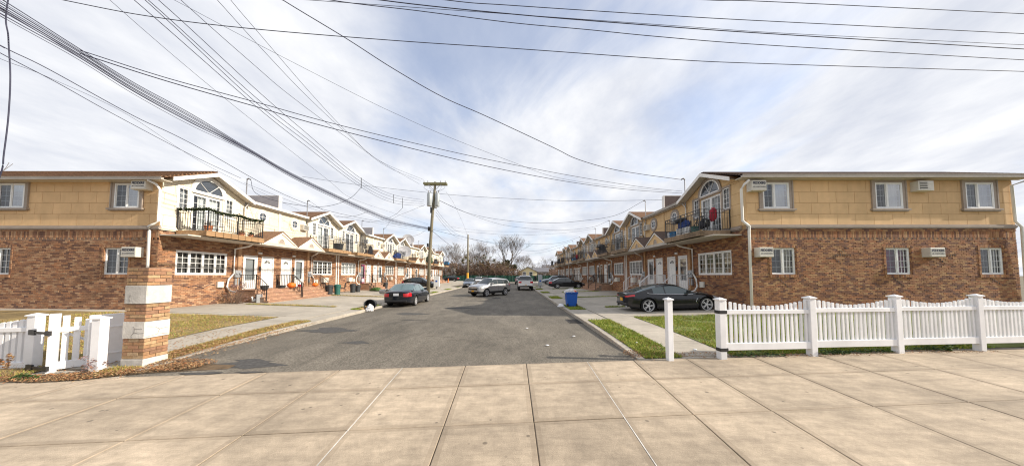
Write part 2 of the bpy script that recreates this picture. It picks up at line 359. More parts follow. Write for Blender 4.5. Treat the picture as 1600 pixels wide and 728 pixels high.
def holes_split(x0, x1, z0, z1, holes):
    """rectangles that fill (x0..x1, z0..z1) minus the holes"""
    xs = sorted({x0, x1} | {min(max(h[i], x0), x1) for h in holes for i in (0, 1)})
    out = []
    for a, b in zip(xs, xs[1:]):
        if b - a < 1e-4: continue
        m = (a + b) / 2; cuts = sorted((max(h[2], z0), min(h[3], z1)) for h in holes if h[0] < m < h[1] and h[3] > z0 and h[2] < z1)
        z = z0
        for c, d in cuts:
            if c - z > 1e-4: out.append((a, b, z, c))
            z = max(z, d)
        if z1 - z > 1e-4: out.append((a, b, z, z1))
    return out
# ------------------------------------------------------------------ the setting: terrain, road, sidewalks, yards
XR, XL, KR, KL = 10.9, -16.7, 2.95, -8.0          # facades and kerb faces
ROAD_END = 84.0
def clamp(v, a=0., b=1.): return max(a, min(b, v))
def zside(X): return max(-.12, min(.10, .01 * X))
def yedge(X): return 6.60 + .075 * X              # back edge of the avenue sidewalk
def zg(X, Y):
    """yard level: rises from the kerb to the houses, ramps up from the avenue sidewalk"""
    if X > 0: t = clamp((X - KR) / (XR - KR), 0, 1.3); base = .14 + .20 * t ** 1.6
    else: t = clamp((KL - X) / (KL - XL), 0, 1.3); base = .12 + .27 * t
    k = clamp((Y - yedge(X)) / 4.6); k = k * (2 - k) * .6 + k * .4
    f = zside(X) + .01
    return f + (base - f) * k
def grid(name, m, xs, ys, zf, kind='structure', parent=None, skirt=0):
    b = MB(); nx, ny = len(xs), len(ys)
    b.add([(x, y, zf(x, y)) for y in ys for x in xs], [(j * nx + i, j * nx + i + 1, (j + 1) * nx + i + 1, (j + 1) * nx + i) for j in range(ny - 1) for i in range(nx - 1)])
    o = b.build(name, m, parent, recalc=False)
    if kind: o['kind'] = kind
    return o
def lsp(a, b, n): return [a + (b - a) * i / (n - 1) for i in range(n)]
MB().add([(-1500, -300, -.45), (1500, -300, -.45), (1500, 2600, -.45), (-1500, 2600, -.45)], [(0, 1, 2, 3)]).build('terrain', 'terrain', recalc=False)['kind'] = 'structure'
# road sheet: its front edge follows the avenue sidewalk
def zr(x, y):
    k = clamp((y - yedge(x)) / 1.6); k = k * k * (3 - 2 * k)
    return zside(x) * (1 - k) + .03 * (1 - abs(x + 2.525) / 5.495) * k - .001
b = MB(); n = 0
rx = lsp(KL - .02, KR + .02, 12); ry = lsp(0, 2.4, 12) + lsp(3.2, ROAD_END - 6.6, 24)
b.add([(x, yedge(x) - .02 + t * (1 if t < 2.41 else (ROAD_END - yedge(x)) / (ROAD_END - 6.6)), zr(x, yedge(x) - .02 + t)) for t in ry for x in rx], [(j * 12 + i, j * 12 + i + 1, (j + 1) * 12 + i + 1, (j + 1) * 12 + i) for j in range(35) for i in range(11)])
b.add([(-60, ROAD_END - .6, -.02), (45, ROAD_END - .6, -.02), (45, ROAD_END + 14, -.02), (-60, ROAD_END + 14, -.02)], [(0, 1, 2, 3)])
for i in range(n):
    y = 6.0 + (ROAD_END + 14 - 6.0) * i / (n - 1)
    xl, xr = KL - .02, KR + .02
    if y > ROAD_END: xl, xr = -60, 45
    yl, yr = (yedge(xl) - .02, yedge(xr) - .02) if i == 0 else (max(y, yedge(xl) + .2), max(y, yedge(xr) + .2))
    b.v += [(xl, yl, zside(xl) if i == 0 else 0.), ((xl + xr) / 2, (yl + yr) / 2, .0 if i == 0 else .03), (xr, yr, zside(xr) if i == 0 else 0.)]
    if i: k = 3 * i; b.f += [(k - 3, k - 2, k + 1, k), (k - 2, k - 1, k + 2, k + 1)]
b.build('road', 'asphalt', recalc=False)['kind'] = 'structure'
# avenue sidewalk: a bed with recessed joints and one slab object per flag
JO = [(-16.6, -15.3), (-15., -13.9), (-13.4, -12.5), (-11.7, -11.), (-10.1, -9.5), (-8.45, -7.95), (-6.83, -6.40), (-5.24, -4.72), (-3.74, -3.36), (-2.42, -2.07), (-1.04, -.87),
      (.32, .29), (1.72, 1.51), (2.80, 2.48), (4.06, 3.62), (5.68, 5.22), (7.32, 6.75), (8.78, 8.05), (10.3, 9.45), (11.9, 10.9), (13.4, 12.4), (15., 13.9), (16.6, 15.4), (18.3, 17.)]
ROWS = [lambda X: yedge(X), lambda X: 5.40 + .068 * X, lambda X: 4.02 + .07 * X, lambda X: 2.62 + .072 * X, lambda X: 1.2 + .072 * X, lambda X: -.3 + .07 * X, lambda X: -1.8 + .07 * X]
def jx(j, Y): a, c = JO[j]; return c + (a - c) * (Y - 3.1) / 3.5
pav = grid('avenue_sidewalk', 'concrete_joint', lsp(-18.4, 20, 20), [-4, -2, 0, 2, 4, 5, 6.], lambda x, y: zside(x) - .016)
me = pav.data
for v in me.vertices:
    if v.co.y > 5.5: v.co.y = yedge(v.co.x)
def corner(j, r):
    y = ROWS[r](0); 
    for _ in range(6): x = jx(j, y); y = ROWS[r](x)
    return Vector((x, y, 0))
rr = random.Random(3)
for j in range(len(JO) - 1):
    for r in range(len(ROWS) - 1):
        c = [corner(j, r + 1), corner(j + 1, r + 1), corner(j + 1, r), corner(j, r)]
        mid = sum(c, Vector()) / 4; gap = .008
        c = [p + (mid - p).normalized() * gap * 1.4 for p in c]
        dz = rr.uniform(-.003, .003); b = MB()
        ch = [p + (mid - p).normalized() * .008 for p in c]; ci_ = [p + (mid - p).normalized() * .105 for p in c]
        top = [(p.x, p.y, zside(p.x) + dz) for p in ch]; shoulder = [(p.x, p.y, zside(p.x) + dz - .005) for p in c]; low = [(p.x, p.y, zside(p.x) - .03) for p in c]
        inn = [(p.x, p.y, zside(p.x) + dz + .0008) for p in ci_]
        b.add(top + shoulder + low + inn, [(12, 13, 14, 15)] + [(i, (i + 1) % 4, 12 + (i + 1) % 4, 12 + i) for i in range(4)] + [(i, 4 + i, 4 + (i + 1) % 4, (i + 1) % 4) for i in range(4)] + [(4 + i, 8 + i, 8 + (i + 1) % 4, 4 + (i + 1) % 4) for i in range(4)])
        so_ = b.build('slab', 'concrete_slab', pav); so_.data.materials.append(MATS['concrete_edge'])
        for p in so_.data.polygons:
            if any(v < 12 for v in p.vertices): p.material_index = 1
# pale filler strips in the two expansion joints
for j, nm in ((9, 0), (12, 1)):
    b = MB()
    for r in range(len(ROWS) - 1):
        p, q = corner(j, r), corner(j, r + 1); b.box(-.0065, .0065, 0, (q - p).length, -.01, .001, Matrix.Translation((p.x, p.y, zside(p.x))) @ Matrix.Rotation(math.atan2(-(q.x - p.x), q.y - p.y), 4, 'Z'))
    b.build('joint_filler', 'stone_painted', pav)
# yards (concrete aprons and drives) both sides
ysR = [yedge(KR) + .02] + lsp(7.6, 16, 15) + lsp(18, ROAD_END, 26)
def yard(name, xs):
    b = MB(); nx = len(xs); ys = lsp(0, 1, 12) + lsp(0, 1, 26)[1:]
    def yy(x, k):
        y0 = yedge(x) + .0
        return y0 + (13.2 - y0) * k / 11 if k < 12 else 13.2 + (ROAD_END - 13.2) * (k - 11) / 25
    b.add([(x, yy(x, k), zg(x, yy(x, k)) - .012) for k in range(37) for x in xs], [(j * nx + i, j * nx + i + 1, (j + 1) * nx + i + 1, (j + 1) * nx + i) for j in range(36) for i in range(nx - 1)])
    o = b.build(name, 'concrete_yard', recalc=False); o['kind'] = 'structure'; return o
yardR = yard('driveway_apron', lsp(KR, XR, 9) + [14, 18, 24.])
yardL = yard('driveway_apron', [-40, -30, -24.] + lsp(XL, KL, 9))
def patch(xs, ys, dz, m, name, kind='structure', parent=None): return grid(name, m, xs, ys, lambda x, y: zg(x, y) + dz, kind, parent)
# residential sidewalks laid as flags
def flags(parent, x0, x1, y0, y1, step):
    y = y0
    while y < y1:
        b = MB(); e = min(y + step, y1) - .014
        b.add([(x, yy, zg(x, yy) + dz) for dz in (.012, -.03) for (x, yy) in ((x0, y), (x1, y), (x1, e), (x0, e))], [(0, 1, 2, 3), (0, 4, 5, 1), (1, 5, 6, 2), (2, 6, 7, 3), (3, 7, 4, 0)])
        b.build('slab', 'concrete_yard', parent); y += step
swR = patch([4.07, 5.28], lsp(7.05, 60, 60), -.004, 'concrete_joint', 'side_sidewalk'); flags(swR, 4.08, 5.27, 7.05, 46, 1.32)
swL = patch([-10.02, -8.78], lsp(6.35, 60, 60), -.004, 'concrete_joint', 'side_sidewalk'); flags(swL, -10.01, -8.79, 6.4, 46, 1.32)
# driveway slabs: large flags with joints between house line and sidewalk
DIV = [16.6, 23.9, 31.0, 37.9, 44.9, 51.8, 58.8, 65.7]
for par, xa, xb in ((yardR, 5.3, XR - .05), (yardL, XL + .05, -10.05)):
    prev = 12.95
    for d in DIV[:6]:
        ys = [prev + .04, (prev + d) / 2, d - .2]; prev = d + .2
        xs = lsp(xa, xb, 4)
        for i in range(3):
            for k in range(2):
                a, c, e, f = xs[i] + .008, xs[i + 1] - .008, ys[k] + .008, ys[k + 1] - .008
                MB().add([(x, y, zg(x, y) + dz) for dz in (.004, -.03) for x, y in ((a, e), (c, e), (c, f), (a, f))], [(0, 1, 2, 3), (0, 4, 5, 1), (1, 5, 6, 2), (2, 6, 7, 3), (3, 7, 4, 0)]).build('slab', 'concrete_yard', par)
# kerbs: stone lengths
def kerb(x0, x1, y0, y1, name):
    b0 = empty(name); b0['kind'] = 'structure'
    y = y0
    while y < y1:
        e = min(y + 2.4, y1); b = MB()
        ks = lsp(y, e - .012, 5); h = [clamp((v - (y0 + .1)) / 2.8) for v in ks]
        pv = []
        for v, q in zip(ks, h):
            zt = max(zg((x0 + x1) / 2, v) + .006, zside(x0) + .01)
            zt = min(zt, .14); 
            pv += [(x0, v, -.1), (x0, v, zt - .012), (x0 + (.012 if x0 < x1 else -.012), v, zt), (x1, v, zt), (x1, v, -.1)]
        fs = [(5 * i + k, 5 * i + k + 1, 5 * i + k + 6, 5 * i + k + 5) for i in range(4) for k in range(4)] + [(0, 1, 2, 3, 4), (20, 21, 22, 23, 24)]
        b.add(pv, fs).build('kerb_stone', 'kerb_stone', b0); y = e
kerb(KR, KR + .17, yedge(KR) + .03, 75, 'kerb'); kerb(KL, KL - .17, yedge(KL) + .55, 75, 'kerb')

# lawns and verges: turf sheets with blades
def blades(name, areas, n, h, m, seed, dens=None):
    r = random.Random(seed); b = MB(); tot = sum((a[1] - a[0]) * (a[3] - a[2]) for a in areas)
    for (x0, x1, y0, y1) in areas:
        for _ in range(int(n * (x1 - x0) * (y1 - y0) / tot)):
            x, y = r.uniform(x0, x1), y0 + (y1 - y0) * r.random() ** 1.25
            if y < yedge(x) + .03: continue
            cl = math.sin(x * 3.1 + 1.7 * math.sin(y * 2.3)) + math.sin(y * 4.3 + x)
            if cl < -.9 and r.random() < .75: continue
            z = zg(x, y) + .006; a = r.uniform(0, 6.283); w = r.uniform(.006, .013); hh = h * r.uniform(.4, 1.25); l = r.uniform(.2, 1.1) * hh; g = r.uniform(0, 6.283)
            dx, dy = math.cos(a) * w, math.sin(a) * w
            b.add([(x - dx, y - dy, z), (x + dx, y + dy, z), (x + math.cos(g) * l, y + math.sin(g) * l, z + hh)], [(0, 1, 2)])
    o = b.build(name, m, recalc=False); o['kind'] = 'stuff'; return o
turf = [('lawn', 'turf_base', 5.34, 24, None, 12.75), ('verge', 'turf_base', 3.14, 4.05, None, 12.1), ('lawn', 'turf_brown', -34, -10.1, None, 12.6), ('verge', 'turf_brown', -8.76, -8.18, None, 11.9)]
for nm, m, x0, x1, _, y1 in turf:
    xs = lsp(x0, x1, 8); b = MB(); K = 14
    b.add([(x, yedge(x) + .05 + (y1 - yedge(x) - .05) * k / (K - 1), zg(x, yedge(x) + .05 + (y1 - yedge(x) - .05) * k / (K - 1)) + .008) for k in range(K) for x in xs], [(j * 8 + i, j * 8 + i + 1, (j + 1) * 8 + i + 1, (j + 1) * 8 + i) for j in range(K - 1) for i in range(7)])
    b.build(nm, m, recalc=False)['kind'] = 'structure'
blades('grass', [(5.3, 12.5, 6.9, 12.75)], 42000, .07, 'grass_green', 1)
blades('grass', [(3.14, 4.05, 6.8, 12.1)], 9000, .07, 'grass_green', 2)
blades('grass', [(-17.5, -10.1, 6.0, 12.6)], 24000, .055, 'grass_brown', 3)
blades('grass', [(-8.76, -8.18, 6.1, 11.9)], 6500, .055, 'grass_brown', 4)
blades('grass', [(3.14, 4.05, 6.8, 12.1), (5.3, 7.5, 6.9, 12.7)], 6500, .05, 'grass_brown', 12)
blades('grass', [(-17.5, -10.1, 6.0, 12.6), (-8.76, -8.18, 6.1, 11.9)], 4000, .05, 'grass_green', 13)
# narrow turf strips dividing the drives and small kerbside verges
sr = random.Random(5)
for side, xa, xb, va, vb in (('R', 5.35, 9.3, 3.14, 4.0), ('L', -15.2, -10.1, -8.74, -8.18)):
    for k, d in enumerate(DIV):
        patch(lsp(xa, xb, 6), [d - .17, d, d + .17], .009, 'turf_base', 'turf_strip')
        patch([va, (va + vb) / 2, vb], lsp(d - .9, d + 1.6, 4), .009, 'turf_base', 'verge')
        if k < 4:
            blades('grass', [(xa, xb, d - .17, d + .17)], 1500, .09, 'grass_green' if side == 'R' else 'grass_brown', 20 + k)
            blades('grass', [(va, vb, d - .9, d + 1.6)], 1700, .07, 'grass_green', 40 + k)
# planting bed of soil in front of the pillar, and litter of dry leaves
bed = MB(); xs = lsp(-16, -6.25, 14)
def bfront(x): return yedge(x) + float(np.interp(x, [-16, -10.4, -9.3, -8.6, -7.75, -6.25], [0, 0, -.2, -.14, .18, .3]))
bed.add([(x, bfront(x) + (0 if k == 0 else .9 - .7 * clamp((x + 8) / 1.5)), zside(x) + .012 + (0 if k == 0 else .02)) for k in range(2) for x in xs], [(i, i + 1, 15 + i, 14 + i) for i in range(13)])
bed.build('planting_bed', 'soil', recalc=False)['kind'] = 'structure'
def leaves(name, spots, n, m, seed, sz=(.02, .05), hump=.0):
    r = random.Random(seed); b = MB()
    for _ in range(n):
        cx, cy, rx, ry = r.choice(spots); a = r.uniform(0, 6.283); q = math.sqrt(r.random())
        x, y = cx + rx * q * math.cos(a), cy + ry * q * math.sin(a)
        z = (zside(x) + .015 if y < yedge(x) else zg(x, y) + .015) + r.random() * hump * (1 - q) + .012
        if x < -6 and y < bfront(x) - .04 * r.random() and r.random() < .97: continue
        s = r.uniform(*sz); M = Matrix.Translation((x, y, z)) @ Matrix.Rotation(r.uniform(0, 6.3), 4, 'Z') @ Matrix.Rotation(r.uniform(-.9, .9), 4, 'X') @ Matrix.Rotation(r.uniform(-.6, .6), 4, 'Y')
        b.add([M @ Vector(p) for p in ((-s, 0, 0), (0, -s * .55, s * .12), (s, 0, 0), (0, s * .55, s * .12))], [(0, 1, 2, 3)])
    o = b.build(name, m, recalc=False); o['kind'] = 'stuff'; return o
leaves('dry_leaves', [(-8.0, 6.15, .6, .3), (-8.5, 6.0, .9, .3), (-9.5, 5.85, 1., .25), (-7.4, 6.5, .5, .25), (-7.6, 6.7, .8, .3), (-8.4, 7.6, .4, 1.2)], 7000, 'dry_leaf', 6, (.009, .026), .06)
leaves('dry_leaves', [(-12, 9.5, 3, 2.8), (-9.4, 8, .7, 2), (-8.4, 9, .3, 3), (-7.7, 9, .35, 2.4)], 2200, 'dry_leaf', 7, (.01, .028), .02)
leaves('dry_leaves', [(-8.47, 9.2, .3, 2.8), (-8.3, 8, .25, 1.6), (-7.85, 8.6, .12, 1.8), (-8.5, 7.2, .3, .8)], 3000, 'dry_leaf', 27, (.008, .022), .02)
leaves('dry_leaves', [(2.88, 9.5, .07, 3.5), (3.25, 8.5, .15, 1.8), (3.7, 7.1, .5, .2)], 1200, 'dry_leaf', 28, (.007, .018), .01)
leaves('dry_leaves', [(4.5, 7.1, .9, .2), (7, 7.0, 2, .12), (10, 7.2, 2, .12), (3.6, 7.6, .4, .6), (6.5, 9, 1.5, 2), (3.0, 7.2, .25, .3)], 2600, 'dry_leaf', 8, (.008, .022), .03)
leaves('weeds', [(7.9, 7.12, .35, .08), (10.6, 7.38, .5, .08), (7.3, 7.1, .12, .05), (5.9, 6.98, .7, .06), (8.8, 7.2, .7, .06), (-9.8, 5.9, .3, .08)], 1500, 'leaf_green', 9, (.015, .04), .12)
# asphalt repairs, manhole, drain
pr = random.Random(11)
def blob(name, cx, cy, rx, ry, z, m, cat=None, n=28, ir=.28):
    dz = z; b = MB(); ph = [pr.uniform(0, 6.28) for _ in range(3)]
    b.add([(cx, cy, z)] + [(cx + rx * math.cos(a) * (1 + ir * (math.sin(3 * a + ph[0]) + .6 * math.sin(5 * a + ph[1]) + .4 * math.sin(9 * a + ph[2]))), cy + ry * math.sin(a) * (1 + ir * (math.sin(2 * a + ph[1]) + .5 * math.sin(7 * a + ph[0]))), z) for a in [2 * math.pi * i / n for i in range(n)]], [(0, i + 1, (i + 1) % n + 1) for i in range(n)])
    b.v = [(x, y, zr(x, y) + dz) for x, y, _ in b.v]
    o = b.build(name, m, recalc=False); o['kind'] = 'structure'; return o
blob('asphalt_patch', -6.1, 6.75, .75, .26, .005, 'asphalt_patch'); blob('asphalt_patch', -6.7, 10.6, .9, .5, .006, 'asphalt_patch'); blob('asphalt_patch', -5.2, 14.9, .8, .4, .005, 'asphalt_patch')
blob('asphalt_patch', -6.5, 6.16, .42, .09, .012, 'asphalt_patch'); blob('asphalt_patch', -5.55, 6.2, .3, .05, .012, 'asphalt_patch'); blob('asphalt_patch', -1.2, 9.4, 1.3, .5, .004, 'asphalt'); blob('asphalt_patch', -4.6, 8.6, .4, .16, .005, 'asphalt_patch'); blob('asphalt_patch', -3.2, 17.5, .9, .3, .006, 'asphalt_patch'); blob('asphalt_patch', -4.4, 12.9, .6, .12, .005, 'asphalt_patch')
mh = MB().lathe([(.0, .0), (.40, .0), (.40, .012), (.33, .012), (.31, .006), (0, .006)], n=24, caps=False)
tag(mh.build('manhole_cover', 'cast_iron', None, (-1.35, 25.2, .03)), 'dark round iron manhole cover in the roadway before the silver SUV', 'manhole cover')
dg = empty('storm_drain', (2.68, 12.6, .004)); tag(dg, 'rusty iron storm drain grate set against the kerb', 'drain grate')
MB().box(-.26, .25, -.5, .5, -.02, .0).build('pit', 'interior_dark', dg)
g = MB().box(-.28, -.24, -.52, .52, -.01, .012).box(.22, .26, -.52, .52, -.01, .012)
for i in range(9): g.box(-.24, .22, -.5 + i * .12, -.46 + i * .12, -.008, .011)
g.build('grate', 'cast_iron', dg)
# ------------------------------------------------------------------ the two rows of houses
UW = 6.95                                           # width of one house
GC = 4.85                                           # centre of its gabled bay
ORD = ['first', 'second', 'third', 'fourth', 'fifth', 'sixth', 'seventh', 'eighth']
def wbox(b, w0, w1, u0, u1, z0, z1): return b.box(w0, w1, u0, u1, z0, z1)
def brick_face(plane, u0, u1, z0, z1, holes, seed, out=.012, bl=.205, bh=.066, g=.011, depth=.02, soldier=None):
    """individual bricks, joints recessed; plane(u, d, z) -> point, d is depth outward"""
    r = random.Random(seed); b = MB(); z = z0; k = 0
    while z < z1 - .02:
        h = min(bh, z1 - z); u = u0 - (bl + g) / 2 * (k % 2)
        while u < u1:
            a, c = max(u, u0), min(u + bl, u1); u += bl + g
            if c - a < .03: continue
            segs = [(a, c)]
            for hu0, hu1, hz0, hz1 in holes:
                if hz0 < z + h * .6 and hz1 > z + h * .4:
                    ns = []
                    for p, q in segs:
                        if hu1 <= p or hu0 >= q: ns.append((p, q)); continue
                        if hu0 - p > .02: ns.append((p, hu0))
                        if q - hu1 > .02: ns.append((hu1, q))
                    segs = ns
            for p, q in segs:
                d = out + r.uniform(-.004, .005)
                if soldier and soldier[0] < z + h / 2 < soldier[1]: d += .0
                vs = [plane(p, d, z), plane(q, d, z), plane(q, d, z + h), plane(p, d, z + h), plane(p, -.004, z), plane(q, -.004, z), plane(q, -.004, z + h), plane(p, -.004, z + h)]
                b.add(vs, [(0, 1, 2, 3), (0, 4, 5, 1), (1, 5, 6, 2), (2, 6, 7, 3), (3, 7, 4, 0)])
        z += bh + g; k += 1
    return b
def win_frame(b, P, u0, u1, z0, z1, fr=.05, cols=0, rows=0, d=.05, mun=.018):
    """P(u0,u1,d0,d1,z0,z1) adds a box"""
    P(b, u0, u1, 0, d, z0, z0 + fr); P(b, u0, u1, 0, d, z1 - fr, z1); P(b, u0, u0 + fr, 0, d, z0 + fr, z1 - fr); P(b, u1 - fr, u1, 0, d, z0 + fr, z1 - fr)
    for i in range(1, cols):
        u = u0 + fr + (u1 - u0 - 2 * fr) * i / cols; P(b, u - mun / 2, u + mun / 2, d * .35, d * .7, z0 + fr, z1 - fr)
    for j in range(1, rows):
        z = z0 + fr + (z1 - z0 - 2 * fr) * j / rows; P(b, u0 + fr, u1 - fr, d * .3, d * .65, z - mun / 2, z + mun / 2)
def front(b, u0, u1, d0, d1, z0, z1): return b.box(d0, d1, u0, u1, z0, z1)
def glass_panel(b, u0, u1, z0, z1, d=.012):
    return b.add([(d, u0, z0), (d, u1, z0), (d, u1, z1), (d, u0, z1)], [(0, 1, 2, 3)])
def curtain(u0, u1, z0, z1, d, seed, folds=7):
    r = random.Random(seed); b = MB(); n = folds * 4 + 1; pts = [(d + .02 * math.sin(2 * math.pi * i / 4 + r.uniform(-.4, .4)), u0 + (u1 - u0) * i / (n - 1)) for i in range(n)]
    return b.add([(w, u, z) for z in (z0, z1) for w, u in pts], [(i, i + 1, n + i + 1, n + i) for i in range(n - 1)])
def shift(b, dw): b.v = [(x + dw, y, z) for x, y, z in b.v]; return b

def build_house(side):
    """prototype house in its own frame: x outward from the facade, y along the row, z up"""
    S = side == 'L'
    brick = 'brick_sunny' if S else 'brick_brown'; stuc = 'stucco_cream' if S else 'stucco_ochre'; joint = 'joint_cream' if S else 'joint_ochre'
    shing = 'shingle_brown'; iron = 'iron_black'; bal = 'balcony_wood' if S else 'balcony_stone'
    root = empty('row_house')
    WIN = (3.62, 6.24, 2.0, 3.26); D1 = (.30, 1.33, 1.12, 3.25); D2 = (1.60, 2.63, 1.12, 3.25)
    holes = [WIN, D1, D2]
    # core and brick ground floor
    b = MB().box(-12.4, -.34, .0, UW - .42, -.2, 6.5); b.build('house_core', 'interior_dark', root)
    b = MB()
    for u0, u1, z0, z1 in holes_split(0, UW, -.2, 4.15, holes): b.box(-.3, 0, u0, u1, z0, z1)
    b.build('ground_wall', 'mortar', root)
    brick_face(lambda u, d, z: (d, u, z), 0, UW, .1, 4.1, holes, 31).build('brickwork', brick, root, recalc=False, kind='stuff')
    b = MB()                                                        # brick jambs of the openings
    for h in holes:
        z = h[2]
        k = 0
        while z < h[3] - .05:
            for u in (h[0] + .001, h[1] - .013): b.box(-.13, .006, u, u + .012, z, z + .066)
            z += .077
    b.build('jamb_bricks', brick, root, kind='stuff')
    # pilaster between porch and bay, brick sill and soldier course
    MB().box(0, .11, 2.84, 3.06, .1, 3.9).build('pilaster', brick, root)
    b = MB()
    for i in range(int((WIN[1] - WIN[0] + .3) / .077)): u = WIN[0] - .15 + i * .077; b.box(0, .05, u, u + .066, WIN[2] - .13, WIN[2] - .012)
    b.build('sill_bricks', brick, root, kind='stuff')
    # stucco storey: wall with openings, cladding boards with joints
    SL = [(GC - 1.42, GC - .95, 5.35, 6.42), (GC + .95, GC + 1.42, 5.35, 6.42)]; PD = (GC - .79, GC + .79, 4.2, 6.3)
    up = SL + [PD]
    b = MB()
    for u0, u1, z0, z1 in holes_split(0, UW, 4.15, 6.58, up): b.box(-.3, 0, u0, u1, z0, z1)
    b.prism([(2.75, 6.58), (6.94, 6.58), (GC, 7.53)], -.3, 0, 'x')
    b.build('stucco_wall', joint, root)
    b = MB(); z = 4.36; row = 0
    while z < 7.3:
        h = .53; zz = min(z + h - .012, 6.56) if z < 6.5 else z + h - .012
        if z < 6.5:
            u = -.43 * (row % 2)
            while u < UW:
                a, c = max(u, .1 if a_flat(u) else u, 0), min(u + .845, UW); u += .857
                if c - a < .05: continue
                for r4 in holes_split(a, c, z, zz, up): b.box(0, .014, *r4)
        z += h; row += 1
    b.prism([(2.85, 6.575), (6.84, 6.575), (GC, 7.48)], 0, .014, 'x')
    b.build('stucco_cladding', stuc, root, kind='stuff')
    MB().box(0, .07, 0, UW, 4.15, 4.2).box(0, .10, 0, UW, 4.2, 4.27).box(0, .06, 0, UW, 4.27, 4.34).build('cornice_band', 'trim_taupe' if not S else 'stucco_cream', root)
    MB().box(.014, .05, 0, .09, 4.34, 6.5).build('corner_board', 'white_trim' if S else 'stucco_ochre', root)
    # round window
    cu, cz = 1.42, 5.87; ring = MB()
    for r0, r1, d in ((.33, .46, .075), (.46, .52, .05)):
        n = 28; vs = []
        for rr_, dd in ((r0, .0), (r0, d), (r1, d), (r1, .0)): vs += [(dd, cu + rr_ * math.cos(2 * math.pi * k / n), cz + rr_ * math.sin(2 * math.pi * k / n)) for k in range(n)]
        ring.add(vs, [(i * n + k, i * n + (k + 1) % n, (i + 1) * n + (k + 1) % n, (i + 1) * n + k) for i in range(3) for k in range(n)])
    t = ring.build('round_window', 'trim_taupe' if not S else 'stucco_cream', root)
    f = MB(); n = 24; vs = []
    for rr_, dd in ((.27, .015), (.27, .06), (.335, .06), (.335, .015)): vs += [(dd, cu + rr_ * math.cos(2 * math.pi * k / n), cz + rr_ * math.sin(2 * math.pi * k / n)) for k in range(n)]
    f.add(vs, [(i * n + k, i * n + (k + 1) % n, (i + 1) * n + (k + 1) % n, (i + 1) * n + k) for i in range(3) for k in range(n)])
    f.box(.03, .05, cu - .012, cu + .012, cz - .27, cz + .27).box(.031, .049, cu - .27, cu + .27, cz - .012, cz + .012).build('sash', 'white_paint', t)
    MB().add([(.022, cu + .275 * math.cos(2 * math.pi * k / n), cz + .275 * math.sin(2 * math.pi * k / n)) for k in range(n)], [tuple(range(n))]).build('glass', 'sky_pane', t, recalc=False)
    # half-round window over the balcony door
    n = 20; ac = (GC, 6.42)
    def arc(r, d): return [(d, ac[0] + r * math.cos(math.pi * k / n), ac[1] + r * math.sin(math.pi * k / n)) for k in range(n + 1)]
    def archring(b, r0, r1, d0, d1):
        vs = arc(r0, d0) + arc(r0, d1) + arc(r1, d1) + arc(r1, d0); m = n + 1
        return b.add(vs, [(i * m + k, i * m + k + 1, ((i + 1) % 4) * m + k + 1, ((i + 1) % 4) * m + k) for i in range(4) for k in range(n)] + [(0, m, 2 * m, 3 * m), (n, m + n, 2 * m + n, 3 * m + n)])
    t = archring(MB(), .80, .93, 0, .08).box(0, .08, GC - .93, GC + .93, 6.33, 6.42).build('arched_window', 'white_trim' if S else 'trim_taupe', root)
    f = archring(MB(), .72, .80, .015, .065).box(.015, .065, GC - .8, GC + .8, 6.42, 6.48)
    for a in (60, 90, 120) if not S else (48, 132): f.tube([(.035, ac[0], ac[1] + .06), (.035, ac[0] + .73 * math.cos(R(a)), ac[1] + .73 * math.sin(R(a)))], .016, 4)
    f.build('sash', 'white_paint', t)
    MB().add(arc(.73, .022), [tuple(range(n + 1))]).build('glass', 'sky_pane', t, recalc=False)
    # sliding balcony door and its side windows
    f = MB(); win_frame(f, front, *PD[:2], 4.2, 6.3, .06, d=.06); front(f, GC - .035, GC + .035, .0, .06, 4.26, 6.24)
    for k in (0, 1):
        a, c = (PD[0] + .06, GC - .035) if k == 0 else (GC + .035, PD[1] - .06)
        win_frame(f, front, a, c, 4.26, 6.24, .05, 3, 5, .045, .014)
    t = shift(f, -.08).build('patio_door', 'white_paint', root)
    shift(glass_panel(glass_panel(MB(), PD[0] + .1, GC - .08, 4.3, 6.2), GC + .08, PD[1] - .1, 4.3, 6.2), -.07).build('glass', 'window_glass', t, recalc=False)
    curtain(PD[0] + .1, PD[1] - .45, 4.26, 6.22, -.2, 5, 11).build('curtain', 'curtain_white', t, recalc=False, smooth=True)
    for h in SL:
        f = MB(); win_frame(f, front, h[0], h[1], h[2], h[3], .055, 2, 4, .06, .016)
        t = shift(f, -.05).build('side_window', 'white_paint', root)
        shift(glass_panel(MB(), h[0] + .05, h[1] - .05, h[2] + .05, h[3] - .05), -.045).build('glass', 'window_glass', t, recalc=False)
        curtain(h[0] + .04, h[1] - .04, h[2] + .05, h[3] - .05, -.17, 6, 4).build('curtain', 'curtain_grey', t, recalc=False, smooth=True)
        b = MB(); win_frame(b, front, h[0] - .09, h[1] + .09, h[2] - .09, h[3] + .09, .09, d=.045); b.build('window_trim', 'white_trim' if S else 'trim_taupe', root)
    # roofs: gable over the bay (ridge runs back from the street), flat over the rest
    ez, az, ov, hw = 6.60, 7.62, .5, 2.33; k = (az - ez) / hw
    b = MB(); th = .09
    hl, hr = min(hw, GC - 2.55), hw - .23
    b.prism([(GC - hl, az - k * hl), (GC, az), (GC + hr, az - k * hr), (GC + hr, az - k * hr - th), (GC, az - th), (GC - hl, az - k * hl - th)], -11.8, ov, 'x')
    rf = b.build('gable_roof', shing, root)
